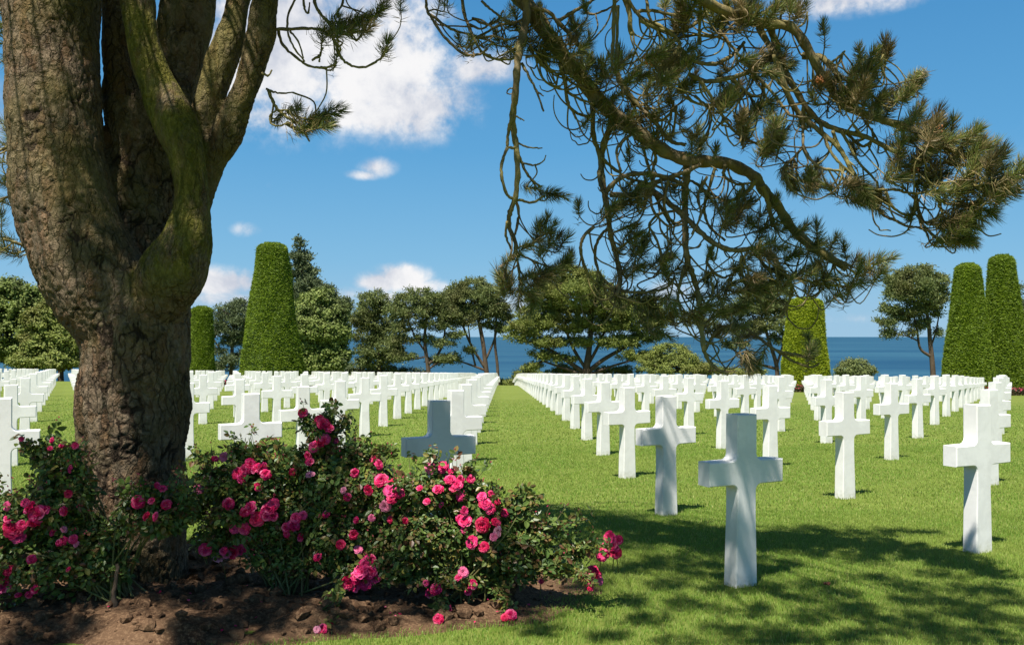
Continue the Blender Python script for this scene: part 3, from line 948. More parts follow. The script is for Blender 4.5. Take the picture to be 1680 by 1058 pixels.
far_tree('leafy_tree', 'pale green leafy tree at the left edge beyond the crosses', 100,
         [[(30, 640, 8), (32, 600, 6), (30, 550, 4), (28, 500, 2)]],
         [(22, 475, 38, 16), (-20, 480, 40, 20), (60, 488, 32, 16), (20, 505, 60, 22), (-30, 520, 50, 24), (70, 520, 36, 20), (20, 545, 60, 24), (40, 580, 60, 20), (-30, 575, 50, 22)],
         M_BROAD, 61, 0.55, (0.32, 0.2), 62, 1.0, TG, False)
far_tree('leafy_tree', 'darker rounded leafy tree just left of the big pine trunk', 96,
         [[(100, 640, 8), (100, 600, 6), (104, 550, 4), (105, 515, 2)]],
         [(100, 505, 34, 18), (75, 525, 34, 20), (130, 520, 34, 20), (100, 548, 50, 22), (65, 565, 36, 18), (135, 560, 40, 22), (95, 590, 60, 16), (45, 592, 30, 12), (160, 545, 30, 30)],
         M_FARPINE2, 62, 0.5, (0.32, 0.19), 62, 1.1, TG, False)
SG = 'shrubs at the cliff edge beyond the crosses'
far_tree('green_shrub', 'rounded green shrub below the broad pine, right of its trunk', 100,
         [[(1100, 640, 3), (1102, 610, 2), (1105, 590, 1)]],
         [(1100, 578, 34, 14), (1075, 592, 26, 12), (1125, 590, 24, 12), (1100, 602, 56, 12), (1150, 602, 26, 8), (1180, 610, 30, 7), (1225, 610, 34, 6)],
         M_FARPINE2, 63, 0.42, (0.2, 0.11), 50, 1.2, SG, False)
far_tree('green_shrub', 'small grey green shrub against the sea, right of the golden topiary', 98,
         [[(1404, 640, 3), (1404, 615, 2), (1405, 600, 1)]],
         [(1402, 597, 20, 9), (1388, 606, 20, 9), (1420, 607, 18, 8), (1404, 614, 32, 8)],
         M_FARPINE, 64, 0.38, (0.2, 0.11), 50, 1.2, SG, False)
far_tree('green_shrub', 'low olive shrub standing at the far end of the grass aisle', 112,
         [[(868, 645, 3), (868, 625, 2), (868, 610, 1)]],
         [(868, 605, 14, 8), (855, 616, 16, 9), (885, 616, 22, 8), (835, 628, 22, 7), (862, 630, 30, 7)],
         M_FARPINE2, 65, 0.38, (0.2, 0.11), 46, 1.1, SG, False)
far_tree('green_shrub', 'brownish shrub below the broad pine at its left side', 109,
         [[(925, 640, 3), (925, 620, 2), (924, 605, 1)]],
         [(922, 604, 16, 7), (938, 610, 18, 7), (910, 612, 18, 6), (1000, 608, 34, 6), (1030, 606, 26, 6)],
         M_FARPINE2, 66, 0.38, (0.2, 0.11), 44, 1.0, SG, False)
far_tree('green_shrub', 'dark low shrub behind the crosses between the conifer and the slender pine', 114,
         [[(590, 640, 3), (590, 620, 2), (590, 605, 1)]],
         [(585, 602, 26, 8), (560, 608, 24, 8), (640, 606, 30, 7), (680, 610, 24, 6), (470, 610, 60, 8), (590, 614, 60, 8), (660, 616, 40, 6)],
         M_DARKPINE, 67, 0.42, (0.22, 0.12), 44, 1.0, SG, False)

# ------------------------------------------------------------------ the big foreground pine
TY = 5.75
tree_base = at(218, 985, TY)
PINE = root('pine_tree', (tree_base[0], TY, float(gz(tree_base[0], TY))), 'massive old multi stemmed pine with furrowed bark, its branches overhanging the lawn', 'tree')

LIMBS = [  # px, py, half width px, depth offset
    [(217, 1030, 108, 0), (217, 985, 96, 0), (216, 900, 88, 0), (217, 800, 87, 0), (218, 700, 86, 0), (219, 620, 85, 0), (221, 560, 86, 0), (219, 515, 90, 0.02), (215, 470, 90, 0.05)],
    [(208, 585, 60, -.03), (182, 500, 82, -.03), (144, 435, 83, -.05), (116, 375, 80, -.05), (100, 300, 78, -.05), (92, 220, 76, -.04), (87, 120, 75, -.02), (84, 0, 76, 0), (80, -150, 75, 0), (60, -400, 58, .1), (30, -760, 34, .3)],
    [(240, 540, 70, .16), (238, 440, 76, .30), (238, 340, 68, .38), (256, 240, 58, .40), (284, 135, 45, .38), (303, 40, 41, .36), (316, -60, 40, .36), (340, -250, 40, .4), (360, -520, 26, .5)],
    [(258, 500, 44, -.10), (282, 448, 50, -.20), (308, 392, 39, -.24), (314, 330, 32, -.24), (307, 262, 32, -.24), (295, 212, 35, -.22), (268, 160, 36, -.17), (243, 100, 30, -.18), (230, 40, 27, -.19), (222, -30, 26, -.2), (212, -200, 22, -.3), (235, -420, 15, -.5)],
    [(318, 260, 32, -.02), (336, 195, 28, 0), (356, 130, 25, .02), (374, 65, 23, .03), (393, -10, 21, .05), (412, -110, 20, .1), (440, -320, 14, .3)],
    [(312, 345, 30, -.02), (338, 275, 29, -.03), (374, 212, 26, -.04), (404, 142, 24, -.05), (425, 70, 23, -.05), (438, -5, 22, -.05), (452, -110, 20, -.05), (505, -350, 16, .1), (620, -600, 11, .2)],
    [(216, 350, 42, .22), (213, 230, 39, .28), (196, 115, 28, .32), (184, 0, 22, .34), (176, -200, 17, .4)],
]
g = Geo()
for Lm in LIMBS:
    P = np.array([(a, b, TY + d, h) for a, b, h, d in Lm], float)
    P = cr(P, 8)
    W = atv(P[:, :3]); R = P[:, 3] * P[:, 2] / F
    if Lm is LIMBS[0]:
        W = np.vstack([W[0] + (0, 0, -0.25), W]); R = np.concatenate([[R[0] * 1.15], R])
    tube(g, W, R, 20)
tmp_me = g.mesh('trunk_rough', None)
tmp = bpy.data.objects.new('trunk_rough', tmp_me)
COL.objects.link(tmp)
md = tmp.modifiers.new('remesh', 'REMESH'); md.mode = 'VOXEL'; md.voxel_size = 0.0105
md = tmp.modifiers.new('smooth', 'SMOOTH'); md.factor = 0.5; md.iterations = 9
bpy.context.view_layer.update()
dg = bpy.context.evaluated_depsgraph_get()
me = bpy.data.meshes.new_from_object(tmp.evaluated_get(dg))
bpy.data.objects.remove(tmp)
nv = len(me.vertices)
V = np.empty(nv * 3, np.float32); me.vertices.foreach_get('co', V); V = V.reshape(-1, 3).astype(float)
Nn = np.empty(nv * 3, np.float32); me.vertex_normals.foreach_get('vector', Nn); Nn = Nn.reshape(-1, 3).astype(float)


def hash3(i):
    i = i.astype(np.int64)
    h = (i[:, 0] * 73856093) ^ (i[:, 1] * 19349663) ^ (i[:, 2] * 83492791)
    r = []
    for k in range(3):
        h = (h * 1103515245 + 12345 + k * 7919) & 0x7fffffff
        r.append(((h >> 8) & 0xffff) / 65535.0)
    return np.stack(r, -1)


def worley(P):
    b = np.floor(P)
    f1 = np.full(len(P), 9.0); f2 = np.full(len(P), 9.0)
    for dx in (-1, 0, 1):
        for dy in (-1, 0, 1):
            for dz in (-1, 0, 1):
                c = b + (dx, dy, dz)
                d = np.sqrt(((c + hash3(c) - P) ** 2).sum(-1))
                m = d < f1
                f2 = np.where(m, f1, np.minimum(f2, d)); f1 = np.where(m, d, f1)
    return f1, f2


def vnoise(P):
    b = np.floor(P); t = P - b; t = t * t * (3 - 2 * t)
    r = 0
    for dx in (0, 1):
        for dy in (0, 1):
            for dz in (0, 1):
                wgt = (t[:, 0] if dx else 1 - t[:, 0]) * (t[:, 1] if dy else 1 - t[:, 1]) * (t[:, 2] if dz else 1 - t[:, 2])
                r = r + wgt * hash3(b + (dx, dy, dz))[:, 0]
    return r


wob = np.stack([vnoise(V * 6 + k * 17.3) for k in range(3)], -1) - 0.5
f1, f2 = worley((V * (17, 17, 3.4)) + wob * 2.6)
g1, g2 = worley((V * (36, 36, 17)) + wob * 3.0 + 40)
wob2 = np.stack([vnoise(V * 15 + k * 11.7) for k in range(3)], -1) - 0.5
h1, h2 = worley((V * (9, 9, 1.7)) + wob * 2.2 + wob2 * 0.9 + 80)
fur = np.clip(1 - (h2 - h1) / 0.16, 0, 1) * np.clip((vnoise(V * 7 + 5) - 0.3) * 2.2, 0, 1)
flake = vnoise(V * (24, 24, 60) + wob2 * 5)
crack = np.clip(1 - (f2 - f1) / 0.17, 0, 1)
crack2 = np.clip(1 - (g2 - g1) / 0.22, 0, 1)
lump = vnoise(V * 3.1) + 0.5 * vnoise(V * 7.3 + 9) - 0.75
fine = vnoise(V * 34 + 3) + 0.6 * vnoise(V * 70) - 0.8
hgt = V[:, 2]
pxv = (V[:, 0] / V[:, 1]) * F + 840
# the mossy curved limb is smoother than the rest
mossy = np.zeros(len(V))
for li, amt in ((3, 1.0), (4, 0.6), (5, 0.38)):
    Pm = cr(np.array([(a, b, TY + d, h) for a, b, h, d in LIMBS[li]], float), 4)
    Wm = atv(Pm[:, :3]); Rm = Pm[:, 3] * Pm[:, 2] / F
    rel = np.full(len(V), 9.0)
    for w_, r_ in zip(Wm, Rm):
        rel = np.minimum(rel, np.linalg.norm(V - w_, axis=1) / r_)
    mossy = np.maximum(mossy, amt * np.clip((1.42 - rel) / 0.3, 0, 1) * np.clip((hgt - 1.55) / 0.25, 0, 1))
mossy = np.maximum(mossy, 0.45 * np.clip((lump + 0.1) * 2.2, 0, 1) * np.clip((hgt - 1.6) / 0.5, 0, 1))
rough = 1.0 - 0.6 * np.clip(mossy * 1.4, 0, 1)
thin = np.clip((hgt - 2.6) / 1.2, 0, 0.45)
rough = rough * (1 - thin)
disp = lump * 0.045 - fur * 0.012 * rough - crack * 0.006 * rough + fine * 0.007 * rough + (flake - 0.5) * 0.007 * rough
V2 = V + Nn * disp[:, None]
me.vertices.foreach_set('co', (V2 - np.array(PINE.location)[None]).astype(np.float32).ravel())
at1 = me.attributes.new('furrow', 'FLOAT', 'POINT'); at1.data.foreach_set('value', ((fur * 0.75 + crack * 0.2) * rough).astype(np.float32))
at2 = me.attributes.new('moss', 'FLOAT', 'POINT'); at2.data.foreach_set('value', np.clip(mossy, 0, 1).astype(np.float32))
me.materials.clear(); me.materials.append(M_BARK)
me.polygons.foreach_set('use_smooth', np.ones(len(me.polygons), bool))
me.update()
trunk = bpy.data.objects.new('trunk', me)
COL.objects.link(trunk); trunk.parent = PINE
WORLD_OF[trunk.name] = tuple(PINE.location)
print('trunk verts', nv)

# ---- branches traced as curves (px, py, depth) with half width in px
rng = np.random.default_rng(77)


def branch(name_label, curves, tufts, seed, Yc, dry=0.12, L=0.105, n=110, link=120, extra=1.0, spread=14, near=0.0, loops=0):
    """curves: list of (half width start, end, [(px,py[,dY])...]); tufts: (px,py,dirx,diry) shoots. Yc: base depth"""
    r = np.random.default_rng(seed)
    g = Geo(); gt = Geo()
    pts = []
    for ci, (h0, h1, P) in enumerate(curves):
        ph = r.uniform(0, 6)
        C = np.array([(p[0], p[1], Yc + (p[2] if len(p) > 2 else 0.08 * math.sin(p[0] * 0.021 + ph) + 0.06 * math.sin(p[1] * 0.033 + ph))) for p in P], float)
        C = cr(C, 7)
        C[1:-1, :2] += r.normal(0, 0.4, (len(C) - 2, 2))
        C[:, 2] -= near * np.maximum(C[:, 0] - 1400, 0)
        H = np.linspace(h0, h1, len(C)) * (1 + 0.10 * np.sin(np.arange(len(C)) * 1.1 + ph))
        W = atv(C)
        tube(g if h0 > 6.5 else gt, W, H * C[:, 2] / F, 9 if h0 > 6.5 else 6)
        pts.append(np.concatenate([C, W], 1))
    A = np.concatenate(pts)
    TP, TD, TL = [], [], []
    for (px, py, dx, dy) in tufts:
        rep = int(np.floor(extra + r.random()))
        for q in range(max(1, rep)):
            x = px + (r.normal(0, spread) if q else r.normal(0, 3)); y = py + (r.normal(0, spread * 0.8) if q else r.normal(0, 3))
            # nearest twig point gives the depth
            dd = np.hypot(A[:, 0] - x, A[:, 1] - y)
            k = int(np.argmin(dd))
            Y = A[k, 2] + r.normal(0, 0.09)
            w_ = at(x, y, Y)
            d = np.array([dx + r.normal(0, 0.35), r.normal(-0.1, 0.5), -dy + r.normal(0, 0.3)])
            d /= np.linalg.norm(d)
            TP.append(w_); TD.append(d); TL.append(L * r.uniform(0.75, 1.12))
            # curved twig from a point further back on the branch to the shoot
            cand_ = np.where(dd < max(link, dd[k] + 25))[0]
            s = A[r.choice(cand_)] if len(cand_) else A[k]
            a_ = s[3:6]
            ln = np.linalg.norm(w_ - a_)
            m1 = a_ * 0.65 + w_ * 0.35 + np.array([r.normal(0, .12), r.normal(0, .1), -abs(r.normal(0.18, .12))]) * ln
            m2 = w_ - d * ln * 0.35 + np.array([0, 0, -0.08 * ln])
            P = cr(np.array([a_, m1, m2, w_]), 5)
            tube(gt, P, np.linspace(0.0058, 0.0034, len(P)) * r.uniform(0.8, 1.2), 5, False)
    # curling bare twiglets between the shoots
    for _ in range(loops):
        s = A[r.integers(0, len(A))]
        if s[1] < -20 or s[1] > 520: continue
        a_ = s[3:6]; ln = r.uniform(0.10, 0.34); sx = r.choice([-1, 1])
        th = np.linspace(0, r.uniform(1.6, 3.9), 9)
        rad = ln / 2.2
        off = np.stack([sx * rad * (1 - np.cos(th)) * r.uniform(0.6, 1.2), r.normal(0, .25) * rad * th, -rad * np.sin(th) * 1.3 - 0.05 * th * ln], -1)
        off += np.cumsum(r.normal(0, .006, off.shape), 0) * (ln / 0.25); off[0] = 0
        tube(gt, cr(a_ + off, 3), np.linspace(0.0062, 0.0036, 25), 5, False)
        if r.random() < 0.35:
            e = a_ + off[-1]; dv = norm(off[-1] - off[-2] + np.array([0, 0, .02]))
            TP.append(e); TD.append(dv); TL.append(L * 0.7)
    br = g.build('branch', M_LIMB, PINE, True) if g.n else gt.build('branch', M_LIMB, PINE, True)
    br['label'] = name_label
    if g.n: gt.build('twigs', M_LIMB, br, True)
    if TP:
        TP, TD, TL = np.array(TP), norm(np.array(TD)), np.array(TL)
        isdry = r.random(len(TP)) < dry
        gn = Geo(); needles(gn, TP[~isdry], TD[~isdry], TL[~isdry], n, r); gn.build('needles', M_NEEDLE, br)
        # older, browned needles behind the fresh ones
        gd = Geo()
        back = TP - TD * 0.09
        needles(gd, back, TD, TL * 0.9, max(8, n // 9), r, 0.09, 0.0034, 40, 100, 0.0)
        if isdry.any(): needles(gd, TP[isdry], TD[isdry], TL[isdry], n, r)
        gd.build('dry_needles', M_NEEDLE_DRY, br)
    return br


U = (0.15, -1); UR = (0.75, -0.75); R_ = (1, -0.15); UL = (-0.6, -0.8); DR = (0.8, 0.4); L_ = (-1, -0.2); DN = (0.1, 0.8)


def T(lst, d):
    return [(x, y, d[0], d[1]) for x, y in lst]


# the long descending bough
bough = [
    (15.5, 7, [(640, -590, -.25), (690, -380, -.1), (760, -180, 0), (825, -45, 0), (872, 18, 0), (905, 66, .02), (938, 108, .03), (975, 155, .03), (1010, 190, .02), (1045, 216, 0), (1085, 245, 0), (1125, 262, 0), (1165, 266, .03), (1200, 270, .05), (1237, 290, .08), (1253, 312, .08), (1277, 340, .1), (1300, 375, .12), (1340, 410, .14), (1390, 440, .1)]),
    (4.5, 3, [(972, 160), (974, 222), (985, 260), (983, 292), (990, 318), (997, 350)]),
    (6, 4, [(1012, 190), (1003, 205), (990, 240), (986, 270), (992, 318), (998, 352), (1002, 386), (1011, 418), (1017, 455), (1012, 486)]),
    (3, 2, [(985, 258), (1005, 275), (1030, 292), (1060, 300), (1095, 312)]),
    (3, 2, [(1050, 222), (1059, 257), (1068, 290), (1075, 320), (1090, 352), (1102, 372)]),
    (2.8, 2, [(1040, 217), (1014, 240), (1013, 262), (1020, 282)]),
    (2.6, 2, [(1072, 244), (1076, 262), (1070, 288), (1080, 330), (1108, 372)]),
    (6.5, 4.5, [(1126, 264), (1127, 290), (1124, 314), (1124, 360), (1125, 404), (1130, 435), (1139, 458), (1147, 490), (1151, 540), (1155, 576)]),
    (3.5, 2.4, [(1155, 576), (1163, 592), (1176, 605), (1195, 614)]),
    (5.5, 3.5, [(1048, 300), (1066, 310), (1114, 347), (1146, 378), (1173, 400), (1206, 411), (1240, 408), (1275, 425)]),
    (4.5, 3.5, [(994, 316), (1008, 300), (1030, 287), (1062, 285), (1098, 293), (1125, 305)]),
    (4.5, 3.5, [(1000, 320), (1040, 318), (1075, 300), (1110, 288), (1150, 270)]),
    (3, 2.2, [(975, 372), (958, 388), (953, 410), (961, 442), (980, 465), (1010, 478)]),
    (3, 2.2, [(1001, 372), (985, 388), (976, 412), (980, 440), (990, 458), (1008, 474)]),
    (2.6, 2, [(1010, 476), (1050, 480), (1085, 475), (1102, 464), (1107, 452)]),
    (2.8, 2, [(1123, 436), (1114, 472), (1113, 496), (1122, 512), (1150, 520)]),
    (2.6, 2, [(1088, 430), (1078, 395), (1066, 370), (1080, 352), (1110, 345)]),
    (2.6, 2, [(1066, 309), (1072, 345), (1098, 372), (1122, 366)]),
    (2.6, 2, [(1096, 296), (1090, 340), (1108, 366), (1130, 352)]),
    (5, 4, [(1250, 305), (1258, 325), (1264, 350), (1268, 372)]),
    (3, 2, [(1190, 270), (1188, 288), (1208, 302), (1238, 300)]),
    (3.5, 2.4, [(1240, 295), (1225, 315), (1195, 330), (1165, 318), (1140, 300), (1110, 290)]),
    (3, 2, [(1175, 268), (1166, 300), (1156, 340), (1163, 370), (1190, 395)]),
    (2.6, 2, [(1160, 290), (1145, 320), (1150, 352), (1135, 385)]),
    (2.6, 2, [(1216, 420), (1218, 450), (1232, 476), (1250, 500)]),
    (2.6, 2, [(1262, 420), (1290, 450), (1300, 480), (1285, 510)]),
    (2.8, 2, [(1173, 400), (1160, 430), (1185, 455), (1215, 440)]),
    (3.2, 2, [(1240, 410), (1258, 440), (1290, 450), (1340, 465), (1390, 470)]),
    (3, 2, [(1155, 576), (1180, 540), (1215, 535), (1245, 555), (1275, 575), (1310, 582), (1330, 590)]),
    (2.4, 1.6, [(1275, 575), (1300, 592), (1330, 602), (1345, 596)]),
    (2.4, 1.6, [(1151, 540), (1170, 520), (1200, 515), (1225, 500)]),
    (2.2, 1.4, [(905, 66), (890, 90), (880, 100), (905, 118), (935, 122)]),
    (3.5, 2.2, [(918, 105), (926, 130), (932, 170), (945, 185), (970, 193)]),
    (2.6, 1.8, [(918, 120), (945, 140), (972, 150)]), (2.6, 1.8, [(930, 150), (945, 160), (975, 172)]),
    (4, 3, [(1012, 118), (1022, 140), (1045, 170), (1070, 195), (1086, 215), (1100, 232), (1125, 238)]),
    (3.2, 2.4, [(1020, 138), (1035, 165), (1055, 180)]),
    (3, 2.2, [(1055, 178), (1080, 198), (1100, 186), (1105, 165)]), (2.4, 2, [(1110, 172), (1106, 210)]),
    (4.2, 3, [(912, 34), (930, 52), (948, 74), (975, 100)]), (3.6, 2.6, [(868, 12), (900, 20), (915, 34), (940, 20), (968, 4), (990, -14)]),
    (2.4, 1.6, [(955, 10), (970, 24), (1000, 14), (1018, -4)]),
    (3, 2, [(870, 25), (850, 36), (820, 42), (790, 58), (770, 60)]),
]
bough_t = (T([(945, 50), (940, 66), (1145, 222), (1152, 238), (1140, 240), (1045, 335), (1038, 318), (1320, 372), (1345, 378), (1370, 402), (1190, 345), (1085, 105), (1075, 120), (985, 120), (1170, 470)], U)
           + T([(950, 85), (965, 100), (975, 120), (990, 130), (1005, 118), (1040, 120), (1055, 130), (1070, 105), (1085, 130), (1100, 140), (1115, 120), (1120, 145), (1010, 165), (1035, 185), (1048, 195), (1060, 150), (1095, 160), (1030, 100), (1135, 130)], UR)
           + T([(960, 130), (985, 178), (1000, 200), (1060, 235), (1100, 225), (1040, 210)], DR)
           + T([(1010, 345), (1020, 330), (1055, 325), (1035, 370), (1045, 385), (1052, 402), (1062, 390), (1075, 425), (1050, 440), (1085, 440), (1095, 420), (1105, 430), (1022, 445), (1000, 345), (1015, 410), (1090, 408), (1120, 450)], UR)
           + T([(1020, 490), (1050, 480), (1062, 500), (1085, 500), (1075, 520), (1095, 515), (1100, 495), (1060, 540), (1085, 545), (1040, 505)], DR)
           + T([(1205, 330), (1215, 350), (1230, 362), (1200, 360), (1250, 382), (1280, 372), (1300, 384), (1225, 335), (1185, 370)], UR)
           + T([(1385, 412), (1400, 432), (1420, 440), (1436, 432), (1440, 448), (1412, 462), (1392, 478), (1372, 488), (1355, 472), (1330, 470), (1310, 450), (1340, 440), (1360, 455), (1300, 420), (1330, 410), (1360, 425), (1405, 450)], UR)
           + T([(1290, 450), (1270, 440), (1250, 450), (1230, 420), (1210, 440), (1240, 480), (1260, 420), (1285, 410), (1265, 465), (1290, 468), (1245, 405), (1225, 460)], R_)
           + T([(1200, 480), (1170, 500), (1150, 510), (1180, 520), (1210, 530), (1235, 545), (1185, 490), (1145, 485), (1160, 455), (1140, 520), (1215, 505), (1170, 545)], R_)
           + T([(1330, 580), (1328, 560)], U) + T([(1240, 600), (1225, 590), (1250, 585)], DN)
           + T([(870, 18), (890, 30), (845, 30), (860, 45)], UL) + T([(915, 95), (900, 80), (885, 90)], DR))
branch('thick bough sloping down across the sky', bough, bough_t, 101, 6.1, 0.15, 0.092, 155, 95, 1.35, 11, 0.0, 150)

# thin pendulous branch hanging at the left of the bough
hang = [
    (7, 3.2, [(862, -5), (864, 30), (853, 76), (849, 106), (846, 151), (841, 190), (843, 218), (847, 242), (849, 280), (846, 322), (836, 351), (836, 373), (846, 399), (846, 415)]),
    (3, 2.2, [(841, 190), (835, 212), (833, 240), (847, 243)]), (2.8, 2.2, [(833, 241), (823, 270), (825, 300), (834, 322), (850, 328), (875, 332), (892, 322)]),
    (2.8, 1.8, [(850, 252), (862, 280), (872, 295), (885, 305)]), (3, 2.2, [(845, 325), (851, 350), (845, 385)]), (2.4, 2, [(832, 363), (830, 388), (840, 410)]),
    (1.8, 1, [(848, 235), (868, 242), (890, 243)]), (1.8, 1, [(858, 268), (876, 271), (890, 266), (896, 255)]), (1.8, 1, [(842, 188), (852, 194), (860, 198)]),
    (2.6, 1.5, [(856, 104), (868, 126), (880, 150), (892, 183)]), (1.8, 1, [(879, 150), (892, 158)]), (1.6, 1, [(870, 110), (880, 128), (892, 133)]), (1.4, 1, [(846, 146), (836, 146), (832, 153), (842, 156)]),
    (2, 1.4, [(846, 408), (870, 400), (890, 395)]), (2, 1.4, [(846, 410), (852, 450), (853, 480)]), (2, 1.4, [(848, 415), (880, 430), (910, 440)]), (2, 1.2, [(840, 410), (830, 440), (828, 455)]),
]
hang_t = (T([(880, 312), (900, 318)], R_) + T([(888, 385), (892, 370), (900, 392), (885, 405)], U) + T([(905, 380), (912, 395), (920, 440), (925, 432)], UR)
          + T([(858, 418), (845, 425), (865, 455), (885, 450), (900, 445), (870, 475), (880, 465)], R_) + T([(830, 452), (824, 462), (836, 470)], UL) + T([(855, 488), (868, 492)], DN))
branch('thin pendulous branch hanging left of the bough', hang, hang_t, 102, 5.9, 0.05, 0.088, 160, 45, 1.5, 9)

# arching twigs at the very top, between trunk and bough
nest = [
    (2.6, 2, [(700, -10), (700, 15), (708, 30), (730, 62), (760, 88), (785, 90), (800, 80)]), (2.4, 1.6, [(706, 24), (740, 48), (775, 58), (800, 62), (822, 50)]),
    (3, 2, [(756, -10), (764, 30), (776, 60), (790, 85), (805, 92)]), (2.4, 1.6, [(775, 30), (795, 40), (815, 36), (826, 18)]), (2.2, 1.4, [(780, 62), (810, 60), (830, 66), (850, 60)]),
    (2.6, 1.8, [(788, 84), (808, 96), (835, 98), (856, 90)]), (2.2, 1.4, [(770, 40), (790, 48), (812, 30)]), (2.4, 1.6, [(790, 2), (810, 20), (840, 40)]),
    (2.2, 1.4, [(862, 95), (880, 92), (893, 108), (915, 123)]), (2, 1.2, [(894, 100), (905, 115), (925, 118)]),
]
nest_t = T([(735, 2), (725, 5)], U) + T([(770, 68), (772, 75)], U) + T([(800, 72), (830, 70), (845, 82), (835, 90), (855, 75), (820, 35), (835, 25), (880, 80), (870, 60), (890, 70)], R_)
branch('nest of arching twigs beside the top of the bough', nest, nest_t, 103, 6.0, 0.15, 0.075, 60, 70, 1.4, 10)

# upper bough reaching right
upper = [
    (10.5, 5.5, [(640, -590, -.3), (820, -330, -.4), (980, -120, -.4), (1090, -40, -.35), (1170, 10, -.1), (1220, 32, 0), (1259, 40, 0), (1299, 46, 0), (1326, 82, 0), (1345, 118, 0), (1366, 150, 0), (1395, 178, 0), (1440, 195, 0), (1500, 215, 0), (1560, 245, 0), (1612, 270, 0)]),
    (6.5, 4, [(1262, 42), (1272, 70), (1285, 108), (1300, 140), (1322, 175), (1345, 200), (1380, 215), (1420, 225), (1470, 250)]),
    (5.5, 3.2, [(1245, 45), (1275, 100), (1290, 150), (1310, 185), (1350, 220), (1378, 245), (1400, 285), (1430, 335)]),
    (6.5, 4, [(1316, 92), (1345, 94), (1362, 108), (1380, 130)]),
    (4, 3, [(1175, 132), (1205, 126), (1232, 118), (1251, 107), (1268, 80)]), (4.2, 3, [(1115, 80), (1130, 95), (1150, 104), (1178, 104), (1205, 88), (1221, 70)]),
    (4, 3, [(1130, 122), (1160, 134), (1200, 128), (1236, 112), (1243, 100)]), (3.6, 2.6, [(1030, 0), (1045, 22), (1060, 34), (1090, 46), (1112, 66), (1116, 80)]),
    (5, 3.5, [(1015, -20), (1032, 18), (1034, 52), (1040, 56)]), (3.6, 2.6, [(1008, -10), (1006, 60), (1004, 110)]), (3, 2, [(1014, 10), (1012, 60), (1008, 120)]),
    (3.2, 2.2, [(1040, 20), (1070, 18), (1100, 24), (1140, 30)]), (3.4, 2.4, [(1050, 34), (1080, 48), (1112, 52), (1140, 40), (1160, 20)]), (3, 2, [(1060, -6), (1066, 30), (1090, 64), (1112, 68)]),
    (2.8, 2, [(1100, 66), (1140, 58), (1180, 60), (1205, 38)]), (3, 2, [(1148, 74), (1148, 40), (1152, -10)]), (3, 2, [(1180, 50), (1200, 76), (1225, 104), (1245, 120)]), (2.8, 2, [(1112, 80), (1098, 100), (1080, 120)]),
    (3, 2, [(1148, 130), (1162, 152), (1178, 178), (1192, 200), (1210, 220), (1250, 240)]), (2.4, 1.8, [(1195, 200), (1186, 200), (1185, 206), (1192, 206)]),
    (3, 2, [(1200, 130), (1225, 152), (1235, 158), (1250, 155), (1250, 135)]), (2.6, 1.8, [(1205, 132), (1230, 155), (1250, 158)]),
    (2.6, 1.8, [(1120, 158), (1145, 170), (1165, 172), (1172, 160)]), (2.6, 1.8, [(1140, 158), (1162, 178), (1167, 196), (1160, 222)]),
    (3, 2.2, [(1318, 175), (1317, 205), (1318, 240)]), (2.8, 2, [(1318, 240), (1305, 256), (1287, 274), (1283, 295)]), (2.8, 2, [(1318, 240), (1330, 262), (1348, 276), (1375, 280), (1395, 278)]), (2.6, 1.8, [(1303, 262), (1308, 285), (1318, 300)]),
    (3, 2, [(1345, 200), (1358, 240), (1378, 268), (1404, 290)]), (3, 2, [(1366, 215), (1385, 258), (1394, 276)]), (3, 2, [(1380, 215), (1392, 235), (1408, 265), (1440, 300)]), (3, 2, [(1390, 220), (1415, 240), (1432, 228), (1430, 212)]),
    (2.8, 1.8, [(1430, 335), (1452, 354), (1470, 362), (1490, 372), (1508, 373)]), (2.8, 1.8, [(1453, 315), (1465, 340), (1490, 354), (1500, 345), (1504, 318)]), (2.8, 1.8, [(1508, 373), (1522, 378), (1535, 390), (1558, 402)]), (2.6, 1.8, [(1430, 312), (1470, 312), (1500, 318), (1540, 312)]),
    (2.6, 1.8, [(1504, 318), (1508, 352), (1520, 365), (1548, 350)]), (2.6, 1.8, [(1535, 290), (1555, 308), (1585, 325)]), (2.8, 1.8, [(1516, 280), (1545, 330), (1580, 335), (1610, 330)]), (2.6, 1.8, [(1612, 270), (1630, 290), (1665, 300)]),
    (2.4, 1.6, [(1362, 105), (1378, 92), (1386, 84)]), (2.4, 1.6, [(1380, 130), (1400, 135), (1420, 125)]), (2.8, 1.8, [(1395, 178), (1412, 160), (1430, 130), (1450, 90)]),
    (2.4, 1.6, [(1250, 50), (1258, 20), (1280, 0), (1290, -14)]), (2.4, 1.6, [(1280, 45), (1282, 20), (1290, -4)]), (2.2, 1.4, [(1300, 50), (1318, 40), (1325, 20)]),
    (3, 2, [(1235, 120), (1265, 150), (1290, 182), (1300, 190), (1340, 195)]), (3, 2, [(1270, 90), (1275, 130), (1305, 152), (1318, 152)]),
]
